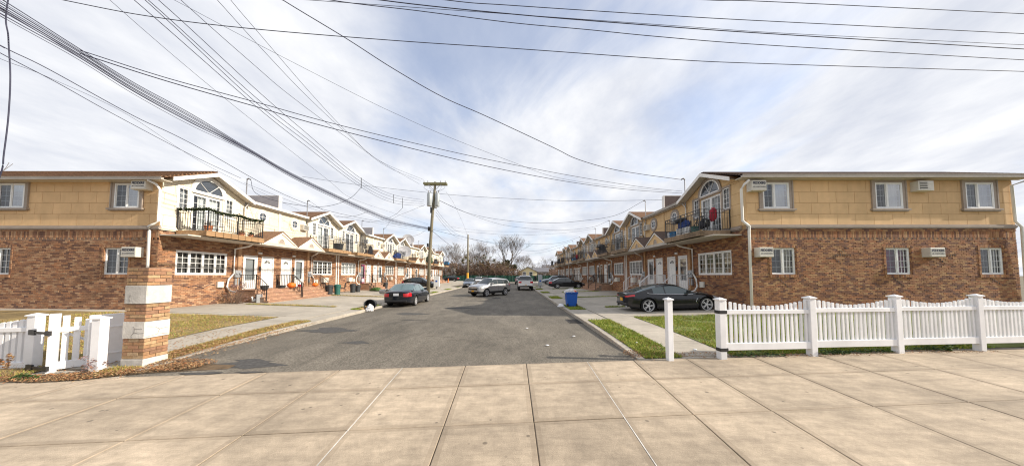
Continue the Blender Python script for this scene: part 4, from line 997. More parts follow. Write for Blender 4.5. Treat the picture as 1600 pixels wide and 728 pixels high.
# ------------------------------------------------------------------ white vinyl fences, gate, lone post, brick pillar
def picket_mesh(h, w=.056, t=.036):
    b = MB(); prof = [(-w / 2, 0), (w / 2, 0), (w / 2, h - w * .45)] + [(w / 2 * math.cos(a), h - w * .45 + w * .45 * math.sin(a)) for a in (.5, 1.0, 1.57, 2.14, 2.64)] + [(-w / 2, h - w * .45)]
    return b.prism(prof, -t / 2, t / 2, 'y')
PICK = {}
def picket(h):
    k = round(h, 2)
    if k not in PICK: PICK[k] = picket_mesh(k).mesh('picket', 'white_vinyl')
    return PICK[k]
def post_parts(root, x, y, z, h, s=.15, rz=0, band=()):
    p = MB().box(-s / 2, s / 2, -s / 2, s / 2, -.15, h - .035).build('post', 'white_vinyl', root, (x, y, z), rz, .008)
    c = MB().box(-s / 2 - .022, s / 2 + .022, -s / 2 - .022, s / 2 + .022, h - .035, h - .012); q = s / 2 + .022
    c.add([(-q, -q, h - .012), (q, -q, h - .012), (q, q, h - .012), (-q, q, h - .012), (0, 0, h + .03)], [(0, 1, 4), (1, 2, 4), (2, 3, 4), (3, 0, 4)])
    c.build('post_cap', 'white_vinyl', p)
    for z0 in band: MB().box(-s / 2 - .006, s / 2 + .03, -s / 2 - .006, s / 2 + .006, z0, z0 + .075).build('hinge', 'iron_black', p)
    return p
frr = random.Random(2)
fx0, fy0, fm = 4.92, 6.86, .0755
fa = math.atan(fm); fl = 2.306
rf = empty('picket_fence', (fx0, fy0, 0), fa); tag(rf, 'long white scalloped picket fence along the avenue sidewalk', 'fence')
def fz(d): return zside(fx0 + d) + .0
for k in range(7):
    d = fl * k; post_parts(rf, d, 0, fz(d), 1.40, .15, 0, (1.05, .18) if k == 0 else ())
    if k == 6: break
    z0 = fz(d + fl / 2)
    for nm, a, b_, t in (('top_rail', 1.02, 1.115, .045), ('bottom_rail', .185, .345, .05)):
        MB().box(d + .075, d + fl - .075, -t, t, z0 + a, z0 + b_).build(nm, 'white_vinyl', rf, bevel=.006)
    n = 18
    for i in range(n):
        q = (i + .5) / n; sag = .14 * math.sin(math.pi * q); x = d + .075 + (fl - .15) * q
        o = link('picket', picket(1.345 - sag - .20 + frr.uniform(-.006, .006)), rf, (x + frr.uniform(-.004, .004), 0, z0 + .20)); o.rotation_euler = (0, frr.uniform(-.012, .012), frr.uniform(-.05, .05))
lp = empty('fence_post', (3.65, 6.765, zside(3.65)), fa); tag(lp, 'lone white vinyl post standing across the path from the picket fence', 'post')
post_parts(lp, 0, 0, 0, 1.42, .125)
# left fence
la = R(6.5); lf = empty('picket_fence', (-10.60, 6.48, zside(-10.8)), la); tag(lf, 'short white picket fence left of the open gate', 'fence')
post_parts(lf, 0, 0, 0, 1.24, .16, 0, ())
for k in range(1, 3): post_parts(lf, -2.3 * k, 0, 0, 1.24, .16)
for k in range(2):
    d = -2.3 * (k + 1)
    for nm, a, b_, t in (('top_rail', .86, .955, .045), ('bottom_rail', .06, .2, .05)): MB().box(d + .08, d + 2.22, -t, t, a, b_).build(nm, 'white_vinyl', lf, bevel=.006)
    for i in range(18):
        q = (i + .5) / 18; o = link('picket', picket(1.16 - .13 * math.sin(math.pi * q) - .1), lf, (d + .08 + 2.14 * q, 0, .1)); o.scale = (1.35, 1, 1)
# open gate
gx, gy, ga = -9.86, 6.27, math.atan2(.55, .52)
gt = empty('garden_gate', (gx, gy, zside(-10) - .0), ga); tag(gt, 'white picket garden gate swung half open on black hinges', 'gate')
GW = .66
MB().box(-.06, .07, -.06, .06, .02, 1.27).build('hinge_stile', 'white_vinyl', gt, bevel=.008)
MB().box(GW - .05, GW, -.025, .025, .08, 1.0).build('latch_stile', 'white_vinyl', gt, bevel=.005)
MB().box(.07, GW, -.045, .045, .87, .97).build('top_rail', 'white_vinyl', gt, bevel=.005); MB().box(.07, GW, -.045, .045, .08, .24).build('bottom_rail', 'white_vinyl', gt, bevel=.005)
for i, hh in enumerate((1.22, 1.17, 1.12, 1.09)):
    MB().box(.10 + i * .14, .10 + i * .14 + .086, -.022, .022, .2, hh).build('picket', 'white_vinyl', gt, bevel=.004)
MB().prism([(.1, .84), (.1, .9), (GW - .05, .52), (GW - .05, .46)], .026, .05, 'y').build('brace', 'white_vinyl', gt)
for z in (.84, .10):
    q = MB().box(-.66, .03, -.012, .012, z, z + .05).box(-.66, -.46, -.016, .016, z - .03, z + .08).box(-.1, .04, -.02, .02, z - .025, z + .075).build('hinge', 'iron_black', gt, (0, -.0, 0)); q.location = Matrix.Rotation(-ga, 3, 'Z') @ Vector((.03, -.085, 0)); q.rotation_euler = (0, 0, math.atan2(-.14, .66) - ga)
gp = empty('fence_post', (-9.02, 6.38, zside(-9)), la); tag(gp, 'square white latch post between open gate and brick pillar', 'post'); post_parts(gp, 0, 0, 0, 1.17, .165)
pn = empty('fence_screen', (-9.26, 6.72, zside(-9)), R(70)); tag(pn, 'narrow solid white fence section wedged behind the brick pillar', 'fence section')
MB().box(-.3, .3, -.03, .03, .05, 1.2).build('board', 'white_vinyl', pn, bevel=.006); MB().box(-.2, .2, -.05, -.03, .3, .32).box(-.2, .2, -.05, -.03, .9, .92).box(-.2, -.18, -.05, -.03, .32, .9).box(.18, .2, -.05, -.03, .32, .9).build('moulding', 'white_vinyl', pn)
# striped brick pillar
px0, px1, py0, py1 = -8.68, -8.20, 6.5, 6.96
bp = empty('gate_pillar', ((px0 + px1) / 2, (py0 + py1) / 2, -.1)); tag(bp, 'square brick pillar banded with white painted stone blocks', 'pillar')
hx, hy = (px1 - px0) / 2, (py1 - py0) / 2
MB().box(-hx + .02, hx - .02, -hy + .02, hy - .02, 0, 2.27).build('core', 'mortar', bp)
MB().box(-hx - .01, hx + .01, -hy - .01, hy + .01, -.1, .235).build('base', 'stone_painted', bp, bevel=.012)
BK = {}
def pil_brick(w): 
    if w not in BK:
        me = MB().box(-w / 2, w / 2, -.05, .05, 0, .066).mesh('brick', 'brick_pillar'); BK[w] = me
    return BK[w]
mat('brick_pillar', (.44, .25, .12), .9, noise=.25, nscale=14, bump=.6, bscale=80, grime=.2, objpal=[(.38, .215, .11), (.31, .165, .095), (.46, .3, .165), (.35, .2, .11), (.41, .22, .125), (.27, .15, .09), (.49, .34, .2), (.37, .24, .125)])
prr = random.Random(9)
for z0, z1 in ((.24, .685), (1.06, 1.455), (1.87, 2.27)):
    n = int(round((z1 - z0) / .078)); st = (z1 - z0) / n
    for k in range(n):
        for fx_, fy_, rz, half in ((0, -1, 0, hx), (1, 0, R(90), hy), (0, 1, 0, hx), (-1, 0, R(90), hy)):
            L2 = 2 * half; cuts = [0, L2 * .5, L2] if k % 2 == 0 else [0, L2 * .25, L2 * .75, L2]
            for a, c in zip(cuts, cuts[1:]):
                w = round(c - a - .011, 3); mid = (a + c) / 2 - half; pr_ = prr.uniform(-.004, .004)
                loc = (mid, fy_ * (hy - .05 + pr_), z0 + k * st + .004) if fy_ else (fx_ * (hx - .05 + pr_), mid, z0 + k * st + .004)
                link('brick', pil_brick(w), bp, loc, rz)
for z0, z1 in ((.69, 1.055), (1.46, 1.865)):
    for fx_, fy_ in ((0, -1), (1, 0), (0, 1), (-1, 0)):
        b = MB(); t = .012
        if fy_: b.box(-hx - .004, hx + .004, min(fy_ * (hy - .03), fy_ * (hy + t)), max(fy_ * (hy - .03), fy_ * (hy + t)), z0, z1)
        else: b.box(min(fx_ * (hx - .03), fx_ * (hx + t)), max(fx_ * (hx - .03), fx_ * (hx + t)), -hy - .002, hy + .002, z0 + .001, z1 - .001)
        b.build('stone_block', 'stone_painted', bp, bevel=.006)
b = MB()
for pts in ([(.0, .96), (.03, .9), (.02, .82), (-.04, .75), (-.01, .7)], [(.03, .9), (.2, .9)], [(-.12, 1.5), (-.14, 1.58), (-.12, 1.66)], [(.02, .82), (.12, .80), (.24, .81)]):
    for (x0, z0), (x1, z1) in zip(pts, pts[1:]): b.tube([(x0, -hy - .0125, z0), (x1, -hy - .0125, z1)], .004, 4)
for pts in ([(-.2, .95), (-.05, .92), (.03, .86), (.0, .75)], [(.03, .86), (.2, .88)], [(-.22, .72), (0, .75), (.22, .73)]):
    for (y0, z0), (y1, z1) in zip(pts, pts[1:]): b.tube([(hx + .0125, y0, z0), (hx + .0125, y1, z1)], .004, 4)
b.build('crack', 'crack', bp, kind='stuff')
# ------------------------------------------------------------------ vehicles
def smooth_interp(xs, pts, w=.10):
    """piecewise linear profile, rounded a little"""
    px_, pz_ = [p[0] for p in pts], [p[1] for p in pts]
    xs = np.asarray(xs); acc = 0
    for d in (-w, -w / 2, 0, w / 2, w): acc = acc + np.interp(xs + d, px_, pz_)
    return acc / 5
def wheel(parent, x, y, r, wdt, side, spokes=5, split=True, m='rim_alloy', rr_=.70):
    t = MB(); ir = r * rr_
    prof = [(ir, -wdt / 2), (r * .93, -wdt / 2), (r * .985, -wdt * .38), (r, -wdt * .2), (r, wdt * .2), (r * .985, wdt * .38), (r * .93, wdt / 2), (ir, wdt / 2), (ir * .97, wdt * .3), (ir * .97, -wdt * .3)]
    t.lathe(prof, n=28, axis='y', caps=False); t.add([], [])
    w = t.build('wheel', 'rubber', parent, (x, y, r), smooth=False); auto(w, 40)
    o = side * wdt / 2
    MB().lathe([(0, o * .1), (ir * .96, o * .1)], n=24, axis='y', caps=False).build('hub_dark', 'black_trim', w)
    b = MB().lathe([(ir * .88, o * .3), (ir * .92, o * .98), (ir * 1.0, o * .98), (ir * .99, o * .3)], n=28, axis='y', caps=False).lathe([(0, o * .95), (ir * .2, o * .92), (ir * .24, o * .5)], n=14, axis='y', caps=False)
    for k in range(spokes):
        a0 = 2 * math.pi * k / spokes
        for da in ((-.16, .16) if split else (0,)):
            a1 = a0 + da; p0 = (ir * .18 * math.cos(a0 + da * .6), ir * .18 * math.sin(a0 + da * .6)); p1 = (ir * .92 * math.cos(a1), ir * .92 * math.sin(a1))
            wd = ir * (.055 if split else .1); nx, nz = -math.sin(a1) * wd, math.cos(a1) * wd
            b.add([(p0[0] + nx, o * .9, p0[1] + nz), (p0[0] - nx, o * .9, p0[1] - nz), (p1[0] - nx * .8, o * .95, p1[1] - nz * .8), (p1[0] + nx * .8, o * .95, p1[1] + nz * .8),
                   (p0[0] + nx, o * .5, p0[1] + nz), (p0[0] - nx, o * .5, p0[1] - nz), (p1[0] - nx * .8, o * .6, p1[1] - nz * .8), (p1[0] + nx * .8, o * .6, p1[1] + nz * .8)],
                  [(0, 1, 2, 3), (0, 4, 5, 1), (1, 5, 6, 2), (2, 6, 7, 3), (3, 7, 4, 0)])
    b.build('rim', m, w)
def vehicle(name, label, cat, loc, heading, s, paint, group='vehicles in the street', pitch=0, plate=('plate_white', 'plate_white')):
    root = empty(name, loc, heading); root.rotation_euler = (0, pitch, heading); tag(root, label, cat, group)
    L, Wd = s['L'], s['W']; xf, xr = L / 2, -L / 2; wf = xf - s['fo']; wr = wf - s['wb']; r = s['r']; R_ = r * 1.16
    keys = [wf, wr] + [w + sgn * R_ * k for w in (wf, wr) for sgn in (-1, 1) for k in (.25, .5, .7, .85, .95, 1.0, 1.04)] + [v for a in s['win'] for v in a] + [s['cowl'], s['rf'], s['rr'], s['rb'], xf - .01, xr + .01, xf - .05, xr + .05, xf - .12, xr + .12, xf - .25, xr + .25]
    xs = sorted(set([round(v, 3) for v in list(np.linspace(xr, xf, 40)) + keys if xr <= v <= xf])); xs = [xs[0]] + [b for a, b in zip(xs, xs[1:]) if b - a > .012]; xs = np.array(xs)
    zs = smooth_interp(xs, s['shoulder']); zt = np.maximum(smooth_interp(xs, s['deck']), zs + .004)
    zb = smooth_interp(xs, s['bottom'])
    t = np.abs(xs) / (L / 2); wid = Wd / 2 * (1 - s.get('taper', .12) * t ** 3 - .16 * t ** 26)
    ci = np.array([wid * .0, wid * .66, wid * .68, wid * .955, wid * .992, wid, wid * .99, wid * .955, wid * .86, wid * .5, wid * 0])
    ends = 1 - .25 * t ** 30
    Hh = zs - zb
    cz = np.array([zb, zb, zb, zb + .02, zb + .3 * Hh, zb + .6 * Hh, zs - .16 * Hh, zs - .03 * Hh, zs + .55 * (zt - zs), zs + .92 * (zt - zs), zt])
    for w in (wf, wr):
        m = np.abs(xs - w) < R_; za = np.zeros_like(xs); za[m] = r + np.sqrt(R_ ** 2 - (xs[m] - w) ** 2)
        for j in range(2, 8): cz[j] = np.where(m, np.maximum(cz[j], np.minimum(za + (j - 3) * .004, zs - .05 + j * .002)), cz[j])
    groups = {}
    def face(key, q): groups.setdefault(key, MB()).add(q, [tuple(range(len(q)))])
    pts = lambda i, j, sg: (xs[i], sg * ci[j][i], cz[j][i])
    nx = len(xs)
    for i in range(nx - 1):
        xm = (xs[i] + xs[i + 1]) / 2
        for j in range(10):
            for sg in (-1, 1):
                q = [pts(i, j, sg), pts(i + 1, j, sg), pts(i + 1, j + 1, sg), pts(i, j + 1, sg)]
                zc = sum(p[2] for p in q) / 4; key = 'body'
                if j < 3: key = 'underbody'
                elif s.get('clad') and zc < s['clad'] and j < 5: key = 'cladding'
                elif j in s['hl_rows'] and xm > xf - s['hl']: key = ('headlight', sg)
                elif j in s['tl_rows'] and xm < xr + s['tl']: key = ('taillight', sg)
                elif s.get('bed') and j >= 8 and xr + .08 < xm < s['bed']: key = 'bed_cover'
                face(key, q if sg > 0 else q[::-1])
    for i, sgx in ((0, -1), (nx - 1, 1)):
        for j in range(10):
            q = [pts(i, j, 1), pts(i, j + 1, 1), pts(i, j + 1, -1), pts(i, j, -1)]
            key = 'body'
            if j < 3: continue
            if s.get('clad') and cz[j][i] < s['clad'] - .08 and j < 5: key = 'cladding'
            lit = ('taillight' if (sgx < 0 and j in s['tl_rows']) else 'headlight' if (sgx > 0 and j in s['hl_rows']) else None)
            if lit:                                                  # lamps wrap round on to the end of the car
                def sp(f): return [(q[0][0], a[1] * f, a[2]) for a in (q[0], q[1])]
                f = .68; a, c = sp(1), sp(f)
                for m_ in (1, -1): face((lit, m_), [(p[0], p[1] * m_, p[2]) for p in (a[0], a[1], c[1], c[0])])
                face(key, [c[0], c[1], (c[1][0], -c[1][1], c[1][2]), (c[0][0], -c[0][1], c[0][2])])
            else: face(key, q)
    # greenhouse
    gk = [s['cowl'], s['rf'], s['rr'], s['rb'], s['cowl'] - .1, s['rb'] + .08, s['cowl'] - .3] + [v for a in s['win'] for v in a]
    xg = sorted(set([round(v, 3) for v in list(np.linspace(s['rb'], s['cowl'], 30)) + gk])); xg = [xg[0]] + [b for a, b in zip(xg, xg[1:]) if b - a > .012]; xg = np.array(xg)
    zsg = np.interp(xg, xs, zs); wg = np.interp(xg, xs, wid)
    zr = smooth_interp(xg, s['roof'], .06); zr = np.maximum(zr, zsg + .0); h = zr - zsg; hm = h.max(); fr = np.clip(h / hm, 0, 1)
    tw = s.get('tumble', .24); yb = wg * .945; yt = yb - tw * fr
    gy = np.array([yb, yb - tw * .1 * fr, yb - tw * .82 * fr, yt - .05 * fr, yt * .6, yt * 0]); gz = np.array([zsg - .03, zsg + .07 * h, zsg + .80 * h, zsg + .955 * h, zr, zr + .02 * fr])
    gp = lambda i, j, sg: (xg[i], sg * gy[j][i], gz[j][i])
    for i in range(len(xg) - 1):
        xm = (xg[i] + xg[i + 1]) / 2
        for j in range(5):
            for sg in (-1, 1):
                q = [gp(i, j, sg), gp(i + 1, j, sg), gp(i + 1, j + 1, sg), gp(i, j + 1, sg)]; key = 'body'
                if j == 1:
                    hit = [k for k, a in enumerate(s['win']) if a[0] <= xm <= a[1]]
                    if hit: key = ('side_window', hit[0], sg)
                    elif s['win'][0][0] < xm < s['win'][-1][1]: key = 'pillar_trim'
                elif j >= 2:
                    if xm > s['rf'] + .03 and xm < s['cowl'] - .02 and (j > 2 or xm > s['rf'] + .1): key = 'windshield'
                    elif xm < s['rr'] - .03 and xm > s['rb'] + .03 and (j > 2 or xm < s['rr'] - .12): key = 'rear_window'
                face(key, q if sg > 0 else q[::-1])
    for i in (0, len(xg) - 1):
        for j in range(5): face('body', [gp(i, j, 1), gp(i, j + 1, 1), gp(i, j + 1, -1), gp(i, j, -1)])
    gl = s.get('glass', 'car_glass')
    mm = {'body': paint, 'underbody': 'black_trim', 'cladding': 'black_trim', 'pillar_trim': 'black_trim', 'bed_cover': 'black_trim', 'windshield': gl, 'rear_window': gl, 'side_window': gl, 'headlight': 'lamp_clear', 'taillight': 'lamp_red'}
    body = None
    for key, b in groups.items():
        nm = key if isinstance(key, str) else key[0]
        me = b.mesh(nm, mm[nm], False); bm = bmesh.new(); bm.from_mesh(me); bmesh.ops.remove_doubles(bm, verts=bm.verts, dist=.0012); bmesh.ops.recalc_face_normals(bm, faces=bm.faces); bm.to_mesh(me); bm.free()
        o = link(nm, me, root); auto(o, 38 if nm == 'body' else 60)
        if nm == 'body': body = o
    # wheels and dark wheel wells
    for x in (wf, wr):
        for sg in (-1, 1): wheel(root, x, sg * (Wd / 2 - s['tw'] / 2 - .02), r, s['tw'], sg, s.get('spokes', 5), s.get('split', True), rr_=s.get('rim', .7))
        MB().box(x - R_ * .9, x + R_ * .9, -Wd * .32, Wd * .32, zb.min() + .02, r + R_ * .75).build('wheel_well', 'rubber', root)
    side_y = lambda x, z: float(np.interp(z, [c for c in cz[3:8, int(np.argmin(np.abs(xs - x)))]], [c for c in ci[3:8, int(np.argmin(np.abs(xs - x)))]]))
    # shut lines and handles on the doors
    for a in s.get('seams', []):
        for sg in (-1, 1):
            b = MB(); zz = np.linspace(float(np.interp(a, xs, zb)) + .12, float(np.interp(a, xs, zs)) - .02, 7)
            pp = [(a, sg * (side_y(a, z) + .001), z) for z in zz]; b.tube(pp, .006, 4).build('shut_line', 'black_trim', root)
    for a in s.get('handles', []):
        for sg in (-1, 1):
            z = float(np.interp(a, xs, zs)) - .11; y = side_y(a, z); MB().box(a - .1, a + .1, min(sg * (y - .01), sg * (y + .03)), max(sg * (y - .01), sg * (y + .03)), z - .016, z + .016).build('door_handle', s.get('hmat', paint), root, bevel=.008)
    if s.get('trim'):                                                # bright strip under the side glass, fender vents, tail pipes
        for sg in (-1, 1):
            zz = [(x, sg * (float(np.interp(x, xg, yb)) + .004), float(np.interp(x, xg, zsg)) + .012) for x in np.linspace(s['win'][0][0] - .22, s['win'][-1][1] + .06, 14)]
            zz = [(s['win'][0][0] - .32, zz[0][1] * .97, zz[0][2] + .05)] + zz
            MB().tube(zz, .011, 5).build('window_trim', 'chrome', root)
            MB().tube([(wf - R_ - .08, sg * (side_y(wf - R_ - .08, .42) + .003), .44), (wf - R_ - .13, sg * (side_y(wf - R_ - .13, .5) + .003), .5), (wf - R_ - .07, sg * (side_y(wf - R_ - .07, .6) + .003), .66)], .013, 5).build('fender_vent', 'chrome', root)
            MB().lathe([(.05, -.04), (.05, .06), (.04, .06), (.04, -.04)], (xr + .02, sg * .55, .3), 12, 'x').build('tail_pipe', 'chrome', root)
    for sg in (-1, 1):                                               # mirrors
        mx = s['cowl'] - .42; y0 = float(np.interp(mx, xs, wid)) * .95; z = float(np.interp(mx, xs, zs)) + .08
        b = MB().box(mx - .05, mx + .07, min(sg * (y0 + .0), sg * (y0 + .18)), max(sg * (y0 + .0), sg * (y0 + .18)), z - .03, z + .12 * s.get('mir', 1)).tube([(mx, sg * (y0 - .04), z), (mx, sg * (y0 + .08), z + .02)], .02, 5)
        b.build('mirror', s.get('mmat', paint), root, bevel=.02)
    # grille, plates, bumpers, exhaust
    gzf = s['grille']; wfz = float(wid[-1])
    MB().box(xf - .03, xf + .012, -wfz * gzf[0], wfz * gzf[0], gzf[1], gzf[2]).build('grille', 'black_trim', root, bevel=.01)
    if s.get('chrome'): MB().box(xf, xf + .022, -wfz * gzf[0] * .98, wfz * gzf[0] * .98, gzf[2] - .07, gzf[2] - .02).box(xf, xf + .03, -.07, .07, gzf[2] - .1, gzf[2] + .0).build('grille_bar', 'chrome', root, bevel=.006)
    MB().box(xf - .02, xf + .02, -.16, .16, s['plf'], s['plf'] + .14).build('number_plate', plate[0], root)
    MB().box(xr - .02, xr + .02, -.16, .16, s['plr'], s['plr'] + .15).build('number_plate', plate[1], root)
    MB().box(xr - .03, xr + .1, -Wd * .36, Wd * .36, s['bottom'][0][1] + .0, s['bottom'][0][1] + .12).build('rear_valance', s.get('vmat', 'black_trim'), root, bevel=.02)
    MB().box(xf - .1, xf + .02, -Wd * .34, Wd * .34, s['bottom'][-1][1] + .02, s['bottom'][-1][1] + .16).build('front_intake', 'black_trim', root, bevel=.02)
    if s.get('rails'):
        for sg in (-1, 1):
            yy = float(yt.max()) * .86; MB().tube([(s['rr'] + .1, sg * yy, s['rails'] - .03), (s['rr'] + .2, sg * yy, s['rails'] + .03), (s['rf'] - .3, sg * yy, s['rails'] + .03), (s['rf'] - .2, sg * yy, s['rails'] - .03)], .018, 5).build('roof_rail', 'black_trim', root)
    return root, s
SED = dict(L=4.8, W=1.83, fo=.92, wb=2.78, r=.325, tw=.215, cowl=1.02, rf=.32, rr=-1.02, rb=-1.75, win=[(-1.42, -1.12), (-1.08, -.2), (-.13, .78)], shoulder=[(-2.4, .86), (-2.2, .93), (-1.2, .95), (.9, .90), (1.6, .80), (2.25, .66), (2.4, .56)],
           deck=[(-2.4, .94), (-2.3, 1.02), (-1.7, 1.06), (1.0, .99), (1.6, .92), (2.2, .76), (2.4, .62)], bottom=[(-2.4, .34), (-2.1, .24), (-1.6, .2), (1.6, .19), (2.2, .2), (2.4, .26)],
           roof=[(-1.75, 1.03), (-1.02, 1.40), (-.3, 1.465), (.32, 1.42), (1.02, .97)], hl=.42, hl_rows=(6, 7), tl=.36, tl_rows=(5, 6), seams=[.86, -.17, -1.1], handles=[-.02, -1.0], grille=(.5, .42, .62), plf=.36, plr=.72, spokes=5)
def var(b, **k): d = dict(b); d.update(k); return d
COUPE = dict(L=4.69, W=1.85, fo=.86, wb=2.85, r=.345, tw=.24, cowl=.98, rf=.18, rr=-.72, rb=-1.86, win=[(-1.08, -.52), (-.47, .78)], shoulder=[(-2.345, .84), (-2.15, .92), (-1.45, .93), (-.4, .87), (.9, .86), (1.55, .84), (2.2, .66), (2.345, .54)],
             deck=[(-2.345, .95), (-2.25, 1.0), (-1.8, 1.02), (.9, .95), (1.55, .92), (2.15, .74), (2.345, .6)], bottom=[(-2.345, .36), (-2.1, .24), (-1.6, .18), (1.6, .16), (2.2, .18), (2.345, .24)],
             roof=[(-1.86, 1.0), (-1.3, 1.19), (-.72, 1.34), (-.2, 1.385), (.18, 1.34), (.98, .93)], hl=.5, hl_rows=(6, 7), tl=.42, tl_rows=(6,), seams=[.80, -.56], handles=[-.35], grille=(.5, .34, .6), plf=.3, plr=.56, spokes=5, rim=.8, tumble=.3, taper=.14)
SUV = dict(L=4.6, W=1.855, fo=.92, wb=2.66, r=.355, tw=.235, cowl=1.12, rf=.3, rr=-1.85, rb=-2.22, win=[(-1.85, -1.12), (-1.06, -.24), (-.18, .82)], shoulder=[(-2.3, 1.02), (-2.15, 1.14), (-1.0, 1.09), (.9, 1.04), (1.6, 1.0), (2.18, .92), (2.3, .84)],
           deck=[(-2.3, 1.04), (-2.15, 1.16), (1.1, 1.17), (1.6, 1.13), (2.12, 1.02), (2.3, .9)], bottom=[(-2.3, .4), (-2.0, .3), (-1.5, .25), (1.5, .24), (2.1, .26), (2.3, .34)],
           roof=[(-2.22, 1.14), (-1.9, 1.56), (-1.3, 1.66), (-.3, 1.7), (.3, 1.66), (1.12, 1.1)], hl=.5, hl_rows=(6, 7), tl=.42, tl_rows=(6, 7), seams=[.84, -.21, -1.08], handles=[0, -.92], grille=(.84, .6, .84), plf=.44, plr=.8, clad=.52, spokes=5, rim=.74, chrome=True, mir=1.2)
TRUCK = dict(L=5.9, W=2.03, fo=.95, wb=3.68, r=.40, tw=.26, cowl=1.35, rf=.62, rr=-.72, rb=-.95, win=[(-.66, .14), (.2, 1.1)], shoulder=[(-2.95, 1.22), (-1.0, 1.22), (1.3, 1.2), (2.0, 1.18), (2.8, 1.08), (2.95, .95)],
             deck=[(-2.95, 1.25), (-1.0, 1.25), (1.3, 1.26), (2.0, 1.24), (2.8, 1.14), (2.95, 1.0)], bottom=[(-2.95, .6), (-2.6, .5), (-1.8, .44), (1.8, .42), (2.7, .42), (2.95, .46)],
             roof=[(-.95, 1.24), (-.78, 1.86), (0, 1.95), (.62, 1.88), (1.35, 1.24)], hl=.3, hl_rows=(6, 7), tl=.14, tl_rows=(5, 6), seams=[1.1, .16, -.7], handles=[.3], grille=(.6, .7, 1.0), plf=.55, plr=.62, bed=-.98, taper=.03, tumble=.2, rim=.62, vmat='chrome', mir=2.)
# positions surveyed from the photograph
vehicle('parked_car', 'dark navy sedan with red tail lights parked behind the toppled bin', 'car', (-7.18, 20.25, .005), R(90.5), var(SED, glass='car_glass_pale'), 'car_navy', plate=('plate_white', 'plate_white'))
hs = math.atan2(-2.4, -1.93)
vehicle('suv', 'silver SUV angled across the middle of the roadway', 'car', (-2.15, 28.3, .03), hs, SUV, 'car_silver', plate=('plate_gold', 'plate_gold'))
vehicle('pickup_truck', 'white pickup truck with orange plate parked at the right kerb', 'pickup truck', (1.78, 40.0, .01), R(90), TRUCK, 'car_white', plate=('plate_gold', 'plate_gold'))
vehicle('sports_coupe', 'black coupe with star spoke wheels parked beside the lawn', 'car', (8.05, 15.05, .19), 0, var(COUPE, glass='car_glass_mid', trim=True), 'car_black', pitch=-R(1.3), plate=('plate_gold', 'plate_gold'))
vehicle('parked_car', 'black sedan with its tail to the blue bin street side near grey cabinet', 'car', (7.36, 39.3, zg(7.36, 39) - .0), 0, SED, 'car_black')
vehicle('parked_car', 'black hatchback standing on drive behind the transformer pole', 'car', (-12.5, 39.2, zg(-12.5, 39)), 0, var(SED, L=4.5, fo=.85, wb=2.65, rr=-1.3, rb=-2.0, deck=[(-2.25, .98), (-1.95, 1.05), (1.0, .99), (1.6, .92), (2.1, .76), (2.25, .62)], shoulder=[(-2.25, .9), (-2.05, .95), (.9, .90), (1.6, .80), (2.1, .66), (2.25, .56)], bottom=[(-2.25, .34), (-2, .24), (2.0, .2), (2.25, .26)], roof=[(-2.0, 1.03), (-1.35, 1.36), (-.3, 1.47), (.32, 1.42), (1.02, .97)], win=[(-1.6, -1.12), (-1.08, -.2), (-.13, .78)]), 'car_black')
vehicle('suv', 'dark grey van beyond the black sedan on right drives', 'van', (8.2, 55.5, zg(8.2, 55)), R(180), var(SUV, L=4.9, roof=[(-2.35, 1.1), (-2.2, 1.6), (-1.2, 1.69), (-.3, 1.7), (.36, 1.64), (1.12, 1.06)], rr=-2.1, rb=-2.38, win=[(-2.1, -1.12), (-1.06, -.24), (-.18, .82)], shoulder=[(-2.45, .98), (-2.3, 1.05), (.9, .99), (1.6, .93), (2.3, .8), (2.45, .7)], deck=[(-2.45, 1.), (1.1, 1.1), (1.6, 1.04), (2.3, .92), (2.45, .78)], bottom=[(-2.45, .4), (-2, .28), (2.1, .26), (2.45, .34)]), 'car_blue_grey')
vehicle('parked_car', 'blue grey sedan facing us at the left kerb beyond silver SUV', 'car', (-7.1, 48.6, .01), R(-90), SED, 'car_blue_grey')
vehicle('suv', 'pale silver SUV behind the blue grey sedan at left kerb', 'car', (-7.0, 60.5, .01), R(-90), SUV, 'car_white')
vehicle('parked_car', 'maroon sedan farthest back along the left kerb', 'car', (-7.0, 74, .01), R(-90), SED, 'car_maroon')
vehicle('suv', 'grey SUV at the right kerb ahead of the white pickup', 'car', (1.55, 64, .01), R(90), SUV, 'car_grey')
vehicle('parked_car', 'black sedan parked side on before the green fence', 'car', (-16.3, 76, zg(-16.3, 76) + .02), R(180), SED, 'car_black')
vehicle('parked_car', 'dark sedan far back in the roadway behind the silver SUV roof', 'car', (-4.4, 79, .01), R(90), SED, 'car_black')
